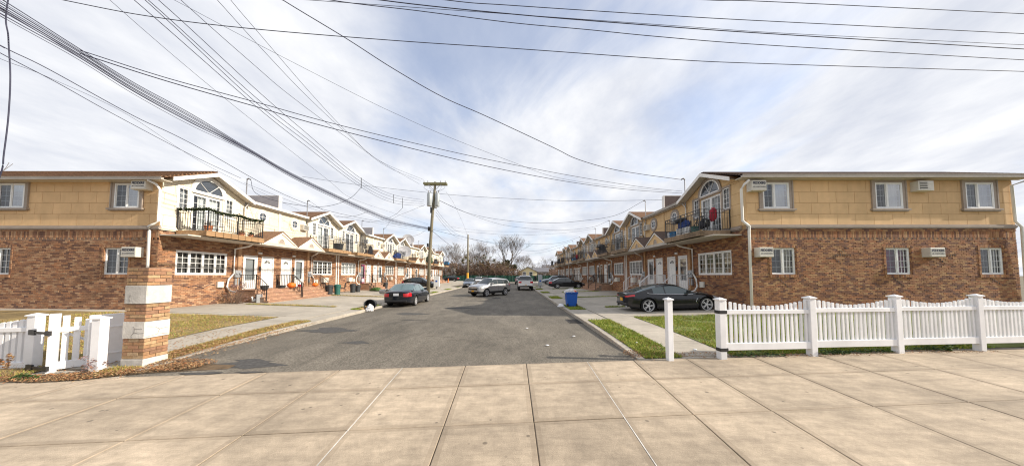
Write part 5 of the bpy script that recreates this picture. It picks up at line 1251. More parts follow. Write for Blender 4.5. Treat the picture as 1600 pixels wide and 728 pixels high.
# ------------------------------------------------------------------ poles and overhead wires
P1X, P1Y, P1Z = -9.0, 31.0, .15
pole = empty('utility_pole', (P1X, P1Y, P1Z)); tag(pole, 'tall wooden utility pole with crossarm and transformer cans', 'utility pole')
MB().tube([(0, 0, -.3), (.12, 0, 4), (.33, 0, 8), (.62, 0, 12.0)], [.19, .175, .155, .125], 12).build('shaft', 'pole_wood', pole, smooth=True)
MB().box(-.65, 1.9, -.09, .03, 11.68, 11.9).build('crossarm', 'crossarm_wood', pole, (0, -.12, 0), bevel=.015)
MB().box(-.65, 1.9, .03, .15, 11.66, 11.88).build('crossarm', 'crossarm_wood', pole, (0, .15, 0), bevel=.015)
MB().tube([(-.1, -.2, 11.68), (.5, -.16, 11.05)], .025, 5).tube([(1.3, -.2, 11.68), (.62, -.16, 11.05)], .025, 5).build('brace', 'galv_pipe', pole)
for (dx, dy, r) in ((.12, -.36, .27), (.92, -.2, .24), (.5, .42, .26)):
    t = MB().lathe([(0, 0), (r * .9, 0), (r, .05), (r, 1.25), (r * .95, 1.36), (r * .6, 1.46), (0, 1.5)], n=20).build('transformer', 'tank_grey', pole, (dx, dy, 9.25)); auto(t, 40)
    for k in (-1, 1): MB().lathe([(.05, 1.4), (.07, 1.5), (.05, 1.55), (.065, 1.62), (.04, 1.7)], (k * r * .45, 0, 0), 8).build('bushing', 'parapet_grey', t)
for x in (-.55, -.15, 1.25, 1.75): MB().lathe([(.03, 0), (.06, .04), (.035, .08), (.06, .12), (.03, .2)], (x, -.16, 11.9), 8).build('insulator', 'parapet_grey', pole)
for (x0, x1) in ((-.5, .1), (.1, .55), (1.35, .95), (1.75, .95)):
    MB().tube([(x0, -.24, 11.7), (x0 - .02, -.3, 11.25), ((x0 + x1) / 2, -.3, 11.0), (x1, -.3, 10.9)], .014, 5).build('jumper', 'wire_black', pole)
MB().box(-.06, .13, -.24, -.06, 6.6, 7.05).build('cable_bracket', 'iron_black', pole); MB().box(-.12, .02, -.3, -.1, 4.9, 5.25).build('junction_box', 'iron_black', pole)
MB().box(.16, .3, -.2, -.14, 8.55, 9.2).build('rack', 'iron_black', pole)
p2 = empty('utility_pole', (-9.0, 58.5, .15)); tag(p2, 'plain shorter wooden pole beyond the silver cars', 'utility pole')
MB().tube([(0, 0, -.3), (0, 0, 5), (.02, 0, 10.1)], [.2, .18, .14], 10).build('shaft', 'pole_wood', p2, smooth=True)
MB().tube([(0, 0, .0), (0, 0, 2.3)], .215, 10).build('guard', 'plate_gold', p2)
def spline(pts, n=8):
    P = [Vector(p) for p in pts]; out = []
    for i in range(len(P) - 1):
        p0, p1, p2_, p3 = P[max(i - 1, 0)], P[i], P[i + 1], P[min(i + 2, len(P) - 1)]
        m1 = (p2_ - p0) * .5 if 0 < i else (p2_ - p1); m2 = (p3 - p1) * .5 if i + 2 < len(P) else (p2_ - p1)
        for k in range(n):
            t = k / n; out.append(p1 * (2 * t ** 3 - 3 * t * t + 1) + m1 * (t ** 3 - 2 * t * t + t) + p2_ * (-2 * t ** 3 + 3 * t * t) + m2 * (t ** 3 - t * t))
    return out + [P[-1]]
def wire(label, pts, r=.012, name='overhead_wire', group='overhead wires', ext=(0, 0)):
    P = [Vector(p) for p in pts]                                   # ext carries a span on beyond the view to its next pole
    if ext[0]: P.insert(0, P[0] + (P[0] - P[1]).normalized() * ext[0])
    if ext[1]: P.append(P[-1] + (P[-1] - P[-2]).normalized() * ext[1])
    pts = P
    o = MB().tube(spline(pts), r, 5).build(name, 'wire_black', recalc=False, smooth=True); tag(o, label, 'wire', group); return o
# wires strung along the avenue, a little above and ahead of the camera
def avY(px): return 8.65 / (1 - .0755 * (px - 800) / 450)
for lab, P, r in (('lowest avenue wire, crossing the whole sky from upper left', [(-260, -75), (96, 0), (240, 27), (400, 46), (619, 64), (800, 76), (1045, 93), (1200, 100), (1600, 112), (1800, 117)], .011),
               ('avenue wire next above the lowest one', [(300, -38), (512, 0), (650, 17), (800, 36), (915, 46.5), (1032, 58), (1200, 71), (1600, 94), (1800, 104)], .011),
               ('thick avenue cable doubled with a thin messenger', [(350, -38), (590, 0), (800, 22.5), (1015, 40), (1200, 53), (1600, 77), (1800, 88)], .014),
               ('thin messenger wire running just over the thick avenue cable', [(1015, 38), (1200, 51), (1400, 61), (1600, 70.5), (1800, 79)], .007),
               ('second highest avenue wire', [(400, -40), (692, 0), (800, 9), (1031, 24), (1200, 33.5), (1600, 53), (1800, 62)], .011),
               ('highest avenue wire at the upper right corner', [(850, -16), (1095, 0), (1200, 3), (1600, 22), (1800, 31)], .011)):
    wire(lab, [at(x, y, avY(x)) for x, y in P], r, ext=(14, 12))
# wires that run along the left row to the transformer pole
def alY(px, Xc): return min(30.9, Xc * 450 / (px - 800.)) if px < 700 else 30.9
BW = 'dark cable in the thick bundle running above the left row'
for k, (o0, o1, o2, r) in enumerate(((-13, -8, -3, .012), (-6, -4, -1.5, .014), (-2, -2, -.5, .011), (1, 1, 0, .016), (5, 3, .5, .012), (10, 6, 1.5, .012), (3, 5, 3, .009), (14, 10, 3.5, .008), (-9, -6, -2, .007))):
    wire(BW, [at(x, y + (o0 if x < 50 else o1 if x < 350 else o2 if x < 640 else o2 * .4), alY(x, -9.35)) for x, y in ((-160, -85), (0, 11), (120, 82), (210, 138), (300, 187), (390, 236), (470, 281), (575, 330), (620, 347), (669, 357))], r * .78, group='bundle of cables above left row', ext=(9, 0))
wire('lone thin cable below the bundle at far left', [at(x, y, alY(x, -9.6)) for x, y in ((-160, -20), (0, 71), (75, 108), (210, 182), (300, 225), (460, 311), (560, 340), (669, 359))], .009, ext=(9, 0))
wire('service drop from upper left to first mast of the sunlit row', [at(x, y, Y) for x, y, Y in ((-160, -8, 6), (0, 83, 7.4), (90, 130, 9), (180, 180, 11), (300, 243, 14.6), (377, 279, 17.7))], .011, 'service_drop', ext=(9, 0))
wire('faint wire just under the first service drop', [at(x, y, Y) for x, y, Y in ((-160, 20, 6), (0, 92, 7.4), (75, 121, 9), (200, 180, 12), (330, 262, 16), (470, 330, 23.2))], .006, 'service_drop', ext=(9, 0))
wire('cable hanging down at the left edge of the view', [(-9.96, 5.62, 10.5), at(12.5, 0, 5.62), at(13, 60, 5.62), at(16, 120, 5.62), at(13, 182, 5.62), at(6, 240, 5.62), at(1, 272, 5.66), at(-25, 330, 5.7), at(-80, 400, 5.8)], .011)
SEC = [[(100, -115), (247, 0), (400, 140), (475, 205), (564, 279), (615, 304.5), (662, 312.5)], [(85, -115), (231, 0), (400, 153), (480, 217), (564, 284), (615, 308.5), (662, 316)], [(80, -115), (226, 0), (400, 160.5), (480, 223), (564, 288.5), (615, 313), (662, 319)], [(62, -115), (209, 0), (400, 166.5), (480, 230), (564, 292.5), (615, 317), (662, 322)]]
for k, P in enumerate(SEC): wire(f'{["top", "upper middle", "lower middle", "bottom"][k]} wire of the four spread wires below the transformers', [at(x, y, alY(x, -10.1) if x < 640 else 30.6) for x, y in P], .011, ext=(11, 0))
for k, P in enumerate(([(130, -145), (282, 0), (400, 104.5), (454, 150), (540, 214), (600, 256), (655, 287.5)], [(220, -130), (339, 0), (400, 67), (479, 150), (550, 216), (602, 259), (657, 282.5)], [(250, -135), (360, 0), (400, 47), (489, 150), (545, 209), (595, 252.5), (662, 281)])):
    wire(f'{["left", "middle", "right"][k]} one of three primary wires rising from the crossarm', [at(x, y, alY(x, -10.3) if x < 640 else 30.7) for x, y in P], .010, ext=(12, 0))
wire('thin telephone wire slanting behind the spread wires', [at(x, y, alY(x, -9.9)) for x, y in ((60, -110), (171, 0), (355, 157), (512, 281), (550, 310), (612, 332), (668, 350))], .006, ext=(11, 0))
for x0, ys in ((564.5, (278, 294)), (615, (304, 317.5)), (629, (309.5, 325))):
    o = MB().tube([at(x0, ys[0], alY(x0, -10.1)), at(x0, ys[1], alY(x0, -10.1))], .022, 5).build('wire_spacer', 'iron_black'); tag(o, {564.5: 'black spacer bar on four spread wires, farthest from pole', 615: 'black spacer bar in the middle of four spread wires', 629: 'black spacer bar nearest the transformer pole'}[x0], 'spacer')
# service drops across the street to the right row and along the left one
def mast(side, i):
    org = 20.5 + 13.9 * (i // 2); sy = -1 if i % 2 == 0 else 1; X = XL if side == 'L' else XR; sx = 1 if side == 'L' else -1
    return (X + sx * .24, org + sy * 2.64, 8.0)
def drop(label, pts, r=.011, ext=(0, 0)): wire(label, pts, r, 'service_drop', 'service drops', ext)
def yl(px, a, b): return a[1] + (b[1] - a[1]) * (px - a[0]) / (b[0] - a[0])
def sweep(label, P, Y0, Y1, end=None, r=.011):
    pts = []
    u0, u1 = (P[0][0] - 800) / 450, (P[-1][0] - 800) / 450
    X0, X1 = u0 * Y0, u1 * Y1
    for x, y in P:                                                   # straight in plan between the two ends
        u = (x - 800) / 450; den = (X1 - X0) - u * (Y1 - Y0); t = (u * Y0 - X0) / den if abs(den) > 1e-6 else 0
        pts.append(at(x, y, Y0 + (Y1 - Y0) * t))
    if end: pts[-1] = end
    drop(label, pts, r, (12 if P[0][1] < 0 else 0, 0))
sweep('thick service cable sweeping down to first mast of the tan row', [(380, -42), (441, 0), (540, 60), (615, 108), (692, 152), (760, 182), (865, 231), (900, 248), (950, 263), (1000, 272), (1066, 282)], 9.2, 17.86, mast('R', 0), .016)
sweep('thin drop parallel under the thick one, ending by the tan gable', [(150, -60), (271, 0), (400, 68), (560, 150), (627, 182), (700, 214), (800, 253), (870, 277.5), (960, 291), (1050, 299)], 7.8, 18, None, .006)
sweep('upper wire of the pair that leaves the bundle at left', [(125, 79), (260, 122), (400, 160), (535, 197), (700, 236), (800, 257), (900, 276), (1000, 292), (1066, 299)], 6.3, 17.9, None, .010)
sweep('lower wire of the pair that leaves the bundle at left', [(125, 84), (260, 127), (400, 167), (512, 199), (700, 246), (800, 268), (900, 286), (990, 297), (1066, 302)], 6.3, 17.9, None, .012)
sweep('nearly level cable from the left bundle over to the tan parapet', [(472, 276), (560, 289), (700, 304), (800, 310.5), (900, 314), (1037, 312.5)], 23, 20.6, None, .011)
pole_at = lambda y: at(683, y, 30.8)
sweep('sagging drop from the transformers to second tan house', [(683, 311.5), (726, 331), (767, 341), (820, 347.5), (860, 348.5), (900, 346), (960, 337), (1006, 322)], 30.8, 23.1, mast('R', 1), .013)
sweep('sagging drop from the transformers to third tan house', [(683, 312), (726, 331.5), (782, 350.5), (840, 358), (880, 359.5), (925, 355), (953, 346)], 30.8, 31.8, mast('R', 2), .011)
sweep('low drop from the pole to fourth tan house', [(677, 358), (740, 363), (802, 367.5), (850, 366), (890, 363), (927, 357)], 30.8, 37, mast('R', 3), .009)
sweep('bundle span from pole towards far right masts', [(676, 359), (705, 366), (740, 374), (771, 379), (840, 381), (875, 379.5), (905, 371)], 30.8, 45.8, mast('R', 4), .016)
sweep('far drop crossing above the pickup to sixth tan house', [(731, 372), (760, 378), (800, 388), (837, 392), (870, 384), (890, 376)], 58.5, 50.9, mast('R', 5), .012)
sweep('farthest drop crossing behind the bare tree', [(731, 386), (777, 391), (820, 396), (850, 394), (880, 384)], 58.5, 59.6, mast('R', 6), .012)
sweep('high thin line over the far pole to the right', [(688, 352), (760, 361), (840, 362), (905, 360)], 30.8, 45, None, .006)
sweep('primary line from crossarm on to the far pole', [(697, 300), (709, 318), (722, 346), (731, 372)], 30.8, 58.5, (-9, 58.5, 10.), .009)
for k, (y0, y1) in enumerate(((326, 366), (331, 371), (336, 376))):
    sweep(f'{["top", "middle", "bottom"][k]} wire of three running from the transformers to far pole', [(681, y0), (695, y0 + 18), (712, y1 - 6), (731, y1)], 30.8, 58.5, None, .012)
sweep('loose drop from pole down to far left houses', [(676, 361), (690, 373), (703, 383), (709, 388)], 30.8, 50, None, .02)
sweep('span from the far pole towards right trees', [(731, 371), (752, 380), (777, 391), (800, 399)], 58.5, 76, None, .012)
sweep('slack loop from spread wires back to first cream mast', [(564.5, 293), (548, 309), (522, 320), (490, 323), (440, 316), (400, 302), (378, 279)], 19.3, 17.7, mast('L', 0), .013)
sweep('drop from last spacer to third cream mast', [(629, 325), (618, 335), (600, 343), (580, 347), (563, 348)], 26.6, 31.7, mast('L', 2), .011)
sweep('drop from pole rack to fourth cream mast', [(664, 320), (640, 330), (615, 341), (597, 353)], 30.6, 37.1, mast('L', 3), .011)
sweep('drop from bundle to second cream mast', [(575, 331), (550, 338), (520, 337), (490, 322)], 18.6, 23.1, mast('L', 1), .009)
sweep('drop from pole bracket to fifth cream mast', [(668, 358), (655, 366), (645, 369), (636, 365)], 30.8, 45.6, mast('L', 4), .011)
sweep('thin line from first cream mast along the gutters', [(382, 286), (475, 322), (540, 340), (610, 352), (668, 362)], 17.7, 30.8, None, .008)
# ------------------------------------------------------------------ trees, shrubs and the far end of the street
def bare_tree(name, label, loc, h, spread, seed, m='bark_pale', depth=6, trunk=.2, fork=.3, group='bare trees beyond the street end', up=.35, r0=None):
    r = random.Random(seed); root = empty(name, loc); tag(root, label, 'tree', group); tr = MB(); tw = MB()
    def grow(p, d, l, rad, k):
        n = 3; pts = [p]; q = p; dd = d
        for _ in range(n):
            dd = (dd + Vector((r.uniform(-1, 1), r.uniform(-1, 1), r.uniform(-.4, .8))) * .13).normalized(); q = q + dd * l / n; pts.append(q)
        e = rad * .68; b = tr if k < 3 else tw
        b.tube(pts, [max(.014, rad + (e - rad) * i / n) for i in range(n + 1)], 6 if k < 2 else 4 if k < 4 else 3, False)
        if k >= depth: return
        for c in range(r.choice((2, 3, 3)) if k else 4):
            ax = Vector((r.uniform(-1, 1), r.uniform(-1, 1), r.uniform(-.3, .6))).normalized()
            nd = (dd * (1 - spread) + ax * spread + Vector((0, 0, up * .3))).normalized()
            st = pts[-1] if c < 2 else pts[r.choice((1, 2, 3))]
            grow(st, nd, l * r.uniform(.66, .86), e * r.uniform(.6, .8), k + 1)
    grow(Vector((0, 0, -.3)), Vector((r.uniform(-.05, .05), 0, 1)), h * fork, h * .022 if not r0 else r0, 0)
    tr.build('trunk', m, root, smooth=True, recalc=False); tw.build('crown', m, root, recalc=False); return root
def leaf_cloud(b, r, c, rad, n, s, squash=.8):
    for _ in range(n):
        v = Vector((r.gauss(0, 1), r.gauss(0, 1), r.gauss(0, 1))).normalized() * r.random() ** .45
        p = Vector(c) + Vector((v.x * rad[0], v.y * rad[1], v.z * rad[2])); q = r.uniform(.5, 1.3) * s
        M = Matrix.Translation(p) @ Matrix.Rotation(r.uniform(0, 6.3), 4, 'Z') @ Matrix.Rotation(r.uniform(-1.3, 1.3), 4, 'X')
        b.add([M @ Vector(t) for t in ((-q, 0, 0), (0, -q * .6, 0), (q, 0, 0), (0, q * .6, 0))], [(0, 1, 2, 3)])
def shrub(name, label, loc, w, h, seed, lm, n=420, ls=.3, tw=46, cat='shrub', group='overgrown shrubs behind green fence', bm='twig', dep=None):
    r = random.Random(seed); root = empty(name, loc); tag(root, label, cat, group); b = MB(); f = MB()
    for _ in range(tw):
        a = r.uniform(0, 6.28); x, y = r.uniform(-.4, .4) * w, r.uniform(-.3, .3) * w; p = Vector((x * .5, y * .5, -.2)); d = Vector((x / w * 1.2, y / w * 1.2, 1)).normalized(); l = h * r.uniform(.5, 1.0); pts = [p]
        for k in range(4):
            d = (d + Vector((r.uniform(-1, 1), r.uniform(-1, 1), r.uniform(-.4, .5))) * .28).normalized(); pts.append(pts[-1] + d * l / 4)
        b.tube(pts, [h * .008, h * .006, h * .0045, h * .003, h * .0015], 3, False)
        for k in (2, 3, 4):
            for _q in range(3):
                e = Vector((r.uniform(-1, 1), r.uniform(-1, 1), r.uniform(-.2, 1))).normalized() * h * r.uniform(.08, .2); b.tube([pts[k], pts[k] + e], [h * .003, h * .001], 3, False)
    b.build('branches', bm, root, recalc=False)
    for _ in range(max(6, n // 40)):
        c = (r.uniform(-.45, .45) * w, r.uniform(-.3, .3) * w, h * r.uniform(.12, .88) ** .8); k = r.uniform(.09, .2); leaf_cloud(f, r, c, (w * k, w * k, h * k * .9), 40, ls)
    f.build('foliage', lm, root, recalc=False); return root
# green screen fence that closes the street
FY = 88.0; gf = empty('screen_fence', (-30, FY, 0)); tag(gf, 'dark green fabric screen fence across the street end', 'fence')
for k in range(24):
    MB().add([(k * 2.5 + .04 + 2.42 * i / 6, .05 * math.sin(i * 1.7 + k), z) for z in (.0, 1.9 + .05 * math.sin(k * 2.1)) for i in range(7)], [(i, i + 1, 8 + i, 7 + i) for i in range(6)]).build('screen', 'fence_green', gf, recalc=False)
    MB().tube([(k * 2.5, .06, -.2), (k * 2.5, .06, 2.15)], .035, 5).build('post', 'galv_pipe', gf)
bare_tree('bare_tree', 'large bare tree with spreading branches and ivy at its foot', (-2.0, 101, -.3), 15.6, .40, 3, 'bark', 7, fork=.27, r0=.62)
iv = random.Random(3); f = MB()
for c, rd in (((-1.7, 100.5, 4.4), (2.6, 1.6, 1.1)), ((-3.3, 100.4, 5.3), (1.2, 1, 1.3)), ((.6, 100.4, 4.8), (1.3, 1, 1.2)), ((-1.6, 100.4, 6.4), (1., .8, 1.))): leaf_cloud(f, iv, c, rd, 420, .3)
tag(f.build('ivy', 'leaf_dark', recalc=False), 'dark green ivy clump around the large bare trunk', 'ivy')
bare_tree('bare_tree', 'small round bare tree right of the large one', (4.3, 108, -.3), 11.5, .5, 5, 'bark_pale', 7, fork=.26, r0=.4)
bare_tree('bare_tree', 'pale bare tree behind last houses of cream row', (-25.5, 103, -.3), 15.5, .5, 8, 'bark_pale', 7, fork=.24, r0=.5)
bare_tree('bare_tree', 'leaning bare tree behind the far wooden pole', (-19.5, 106, -.3), 13, .5, 21, 'bark_pale', 7, r0=.35)
bare_tree('bare_tree', 'thin bare tree rising left of the far pole', (-14.6, 110, -.3), 12.5, .45, 33, 'bark', 7, r0=.35)
bare_tree('bare_tree', 'thin bare tree rising right of the far pole', (-10.8, 112, -.3), 14, .45, 41, 'bark_pale', 7, r0=.38)
bare_tree('bare_tree', 'bare tree above the pale yellow bungalow', (13.5, 114, -.3), 9.5, .5, 52, 'bark_pale', 6)
bare_tree('bare_tree', 'bare tree by the end of the tan row', (19.0, 110, -.3), 10.5, .5, 61, 'bark_pale', 6)
bare_tree('bare_tree', 'twiggy tree between the bungalow and the large tree', (7.6, 116, -.3), 8.5, .52, 66, 'bark_pale', 6)
for i, (x, h, sd) in enumerate(((-33, 8, 71), (-38, 7, 72))): bare_tree('bare_tree', ['bare treetop behind the sunlit end house roof', 'bare treetop at the left edge over the roof'][i], (x, 21, -.3), 11.4 - i * .6, .5, sd, 'bark_pale', 5, group='bare trees behind the end house')
SH = [(-21.5, 90.5, 4.2, 4.6, 'leaf_rust', 'brown tangled thicket at the left end of green fence'), (-17.8, 91, 4.6, 5.6, 'leaf_rust', 'rusty brown thicket left of the far pole'), (-14.6, 92, 4.2, 7.4, 'leaf_olive', 'olive leafed shrub directly behind the far pole'), (-12.0, 91, 4.6, 5.8, 'leaf_rust', 'rusty brown thicket right of far pole'),
      (-10.2, 94, 4.8, 8.2, 'leaf_dark', 'tall dark evergreen clump right of the far pole'), (-7.4, 91, 4.6, 6.0, 'leaf_rust', 'reddish thicket at middle of green fence'), (-6.4, 94, 4.2, 7.0, 'leaf_olive', 'yellowish leafy shrub above the silver SUV'), (-4.4, 91.5, 4.4, 5.4, 'leaf_rust', 'reddish thicket left of the ivy trunk'),
      (-3.2, 95, 3.8, 6.0, 'leaf_olive', 'olive bush at the left of ivy'), (-.9, 91, 4.4, 4.9, 'leaf_rust', 'brown thicket below the ivy'), (1.6, 92, 3.2, 3.9, 'leaf_rust', 'low brown thicket beside the yellow bungalow'), (9.6, 104, 4.2, 4.2, 'leaf_rust', 'russet bush behind the bungalow roof'), (14, 103, 4.6, 4.6, 'leaf_rust', 'russet bush right of the bungalow'), (17.5, 100, 4.2, 5.0, 'leaf_rust', 'russet bush beside last tan house'),
      (-25.6, 95, 4.4, 5.0, 'leaf_rust', 'brown thicket behind the white house')]
for k, (x, y, w, h, lm, lab) in enumerate(SH): shrub('shrub', lab, (x, y, 0), w, h * 1.13, 100 + k, lm, 420 if lm == 'leaf_rust' else 900, .2 if lm == 'leaf_rust' else .24, 100)
wd = MB(); wr_ = random.Random(77)
for _ in range(1500):
    x = wr_.uniform(-70, 60); h = wr_.uniform(2.5, 6.5); y = wr_.uniform(118, 135); q = Vector((x, y, -.3)); d = Vector((wr_.uniform(-.4, .4), 0, 1)).normalized(); wd.tube([q, q + d * h * .5, q + d * h + Vector((wr_.uniform(-1, 1), 0, 0))], [.07, .05, .015], 3, False)
    for _k in range(4): e = q + d * h * wr_.uniform(.3, .9); wd.tube([e, e + Vector((wr_.uniform(-1.3, 1.3), wr_.uniform(-1, 1), wr_.uniform(.3, 1.5)))], [.03, .01], 3, False)
wd.build('far_woods', 'twig', recalc=False)['kind'] = 'stuff'
# far houses
def far_house(label, x0, x1, y0, dep, zw, za, wall, roof, wins, ridge='y', name='bungalow'):
    r = empty(name, ((x0 + x1) / 2, y0, -.2)); tag(r, label, 'house'); hw = (x1 - x0) / 2
    MB().box(-hw, hw, 0, dep, 0, zw).build('wall', wall, r)
    if ridge == 'y':
        MB().prism([(-hw, zw), (hw, zw), (0, za)], .0, .1, 'y').build('gable', wall, r)
        MB().prism([(-hw - .4, zw - .15), (0, za + .1), (hw + .4, zw - .15), (hw + .4, zw - .3), (0, za - .08), (-hw - .4, zw - .3)], -.4, dep, 'y').build('roof', roof, r)
    else: MB().prism([(-.4, zw), (dep / 2, za), (dep + .4, zw)], -hw - .3, hw + .3, 'x').build('roof', roof, r)
    for a, c, e, g in wins:
        w = MB().box(a - .1, c + .1, -.06, 0, e - .1, e).box(a - .1, c + .1, -.06, 0, g, g + .1).box(a - .1, a, -.06, 0, e, g).box(c, c + .1, -.06, 0, e, g).box(a, c, -.05, -.01, (e + g) / 2 - .04, (e + g) / 2 + .04).build('window', 'white_paint', r)
        MB().box(a, c, -.02, .0, e, g).build('pane', 'car_glass', w)
    return r
far_house('pale yellow bungalow with grey roof beyond the green fence', 2.3, 8.4, 97, 9, 3.4, 5.0, 'siding_yellow', 'roof_grey', [(-1.7, -.7, 2.1, 3.2), (.5, 1.5, 2.1, 3.2)])
MB().prism([(1.6, 3.3), (3.5, 4.8), (5.4, 3.3)], 2.6, 7.4, 'x').build('side_roof', 'roof_grey', bpy.data.objects['bungalow'])
far_house('white two storey house with many windows left of the far pole', -27.2, -20.2, 100, 8, 5.0, 6.6, 'siding_white', 'shingle_dark', [(-2.6, -1.5, 1, 2.3), (-.5, .6, 1, 2.3), (1.5, 2.5, 1, 2.3), (-2.4, -1.4, 3.4, 4.5), (-.3, .6, 3.4, 4.5), (1.5, 2.4, 3.4, 4.5)], 'x', 'far_house')
far_house('red brick house half hidden by thickets', -19.6, -15.6, 104, 7, 4.4, 6.0, 'balcony_stone', 'roof_grey', [(-1.2, -.2, 1.4, 2.6), (.6, 1.4, 1.4, 2.6)], 'x', 'far_house')
far_house('pink sided house by the end of the tan row', 13.0, 21.0, 118, 8, 4.6, 6.6, 'siding_pink', 'roof_grey', [(-2.6, -1.4, 1, 2.4), (.2, 1.4, 1, 2.4)], 'x', 'far_house')
far_house('small white house far behind the grey cabinet', 9.4, 14.0, 110, 7, 3.4, 5.0, 'siding_white', 'shingle_brown', [(-1.4, -.4, 1, 2.2), (.6, 1.5, 1, 2.2)], 'x', 'far_house')
far_house('long low white building past the cream row', -44, -30, 96, 10, 4.2, 5.4, 'siding_white', 'roof_grey', [(-5, -3.6, 1, 2.4), (-1, .4, 1, 2.4), (3, 4.4, 1, 2.4)], 'x', 'far_house')
# shrub by the first cream house and foliage at the gate
shrub('bush', 'small russet bush with bare stems beside the first stoop', (-15.95, 16.75, zg(-15.9, 16.7)), .95, 1.25, 201, 'leaf_lilac', 520, .035, 70, 'bush', None, 'twig')
shrub('bush', 'dry lilac toned weeds growing at the pillar foot', (-8.98, 6.28, zside(-9)), .5, .42, 202, 'leaf_lilac', 240, .02, 26, 'bush', None, 'twig')
shrub('bush', 'dead straw coloured stalks at the gate hinge', (-10.45, 6.05, zside(-10)), .3, .5, 203, 'dry_leaf', 120, .025, 24, 'bush', None, 'twig')
shrub('bush', 'bright green weed under third fence post', (10.95, 7.36, .1), .42, .25, 204, 'leaf_green', 200, .025, 20, 'bush', None, 'leaf_green')
shrub('bush', 'green weed beside second fence post', (7.42, 6.98, .07), .2, .2, 205, 'leaf_green', 120, .02, 14, 'bush', None, 'leaf_green')
# ------------------------------------------------------------------ things on the street and on the balconies
def wheelie_bin(name, label, loc, rz, m, w=.58, d=.66, h=.98, lid=True, tilt=0, group=None, open_=False):
    r = empty(name, loc, rz); tag(r, label, 'rubbish bin', group)
    if tilt: r.rotation_euler = (R(tilt), 0, rz)
    b = MB(); n = 4
    lo, hi = .80, 1.0
    vs = [(sx * w / 2 * k, sy * d / 2 * k, z) for z, k in ((.04, lo), (h * .9, hi * .97), (h * .9, hi * 1.05), (h, hi * 1.06), (h, hi * .98), (.1, lo * .95)) for sx, sy in ((-1, -1), (1, -1), (1, 1), (-1, 1))]
    b.add(vs, [(i * 4 + k, i * 4 + (k + 1) % 4, (i + 1) * 4 + (k + 1) % 4, (i + 1) * 4 + k) for i in range(5) for k in range(4)] + [(0, 3, 2, 1), (20, 21, 22, 23)])
    b.build('body', m, r, bevel=.02)
    for sx in (-1, 1): MB().lathe([(0, -.03), (.1, -.03), (.11, 0), (.1, .03), (0, .03)], (sx * w * .4, d * .42, .1), 14, 'x').build('wheel', 'rubber', r)
    MB().tube([(-w * .4, d * .5, h * .97), (-w * .4, d * .62, h * 1.0), (w * .4, d * .62, h * 1.0), (w * .4, d * .5, h * .97)], .018, 6).build('handle', m, r)
    if lid:
        k = MB(); k.add([(-w * .54, -d * .55, h), (w * .54, -d * .55, h), (w * .54, d * .54, h), (-w * .54, d * .54, h), (-w * .4, -d * .4, h + .07), (w * .4, -d * .4, h + .07), (w * .4, d * .45, h + .07), (-w * .4, d * .45, h + .07)], [(3, 2, 1, 0), (4, 5, 6, 7), (0, 1, 5, 4), (1, 2, 6, 5), (2, 3, 7, 6), (3, 0, 4, 7)]); k.build('lid', m, r, bevel=.015)
    return r
def round_can(label, loc, m, rad=.27, h=.72, lid=True, group='rubbish cans by the stoops', rot=None, name='trash_can'):
    r = empty(name, loc); tag(r, label, 'rubbish can', group)
    if rot: r.rotation_euler = rot
    o = MB().lathe([(0, .02), (rad * .8, 0), (rad * .84, h * .5), (rad * .97, h * .93), (rad * 1.04, h * .94), (rad * 1.04, h), (rad * .95, h), (rad * .78, .06), (0, .06)], n=22, caps=False).build('body', m, r); auto(o, 40)
    if lid: o = MB().lathe([(rad * 1.06, h), (rad * 1.06, h + .03), (rad * .8, h + .1), (0, h + .13)], n=22).build('lid', m, r); auto(o, 40)
    for sx in (-1, 1): MB().box(sx * rad * 1.0 - .03, sx * rad * 1.0 + .03, -.07, .07, h * .8, h * .86).build('handle', m, r)
    return r
def lump(name, label, cat, loc, rad, m, seed, amp=.22, group=None):
    """soft crumpled thing: ridged folds, a slumped foot"""
    r = random.Random(seed); me = bpy.data.meshes.new(name); bm = bmesh.new(); bmesh.ops.create_icosphere(bm, subdivisions=4, radius=1)
    rv = lambda a, c: Vector((r.uniform(-1, 1), r.uniform(-1, 1), r.uniform(-1, 1))).normalized() * r.uniform(a, c)
    k1 = [(rv(1.5, 3), r.uniform(0, 6)) for _ in range(4)]; k2 = [(rv(5, 11), r.uniform(0, 6)) for _ in range(6)]
    for v in bm.verts:
        c = v.co.copy(); k = 1 + amp * 1.5 * sum(math.sin(c.dot(d) + p) for d, p in k1) / 4 + amp * .7 * (sum(1 - 2 * abs(math.sin(c.dot(d) + p + 1.2 * math.sin(c.dot(k1[0][0])))) for d, p in k2) / 6)
        z = max(c.z, -.7); sl = 1 + .22 * max(0, -z) - .18 * max(0, z) ** 2
        v.co = Vector((c.x * rad[0] * k * sl, c.y * rad[1] * k * sl, z * rad[2] * k))
    bm.to_mesh(me); bm.free(); me.materials.append(MATS[m]); me.polygons.foreach_set('use_smooth', [True] * len(me.polygons)); o = link(name, me, None, (loc[0], loc[1], loc[2] + rad[2] * .72)); tag(o, label, cat, group); return o
bx, by = 3.52, 17.25
wheelie_bin('wheelie_bin', 'bright blue overfilled wheelie bin on the right kerb verge', (bx, by, zg(bx, by)), R(180), 'bin_blue', .66, .7, .86, lid=False)
lump('rubbish_bag', 'tied white bag heaped on top of the blue bin', 'bag', (bx - .05, by - .05, zg(bx, by) + .76), (.31, .3, .19), 'bag_clear', 3, .5)
lump('rubbish_bag', 'small orange printed bag on the blue bin', 'bag', (bx + .17, by - .2, zg(bx, by) + .8), (.1, .1, .09), 'orange', 4, .4)
lump('rubbish_bag', 'white plastic bag lying beside the blue bin', 'bag', (bx - .58, by - .1, zg(bx - .5, by)), (.22, .17, .1), 'bag_white', 5, .5)
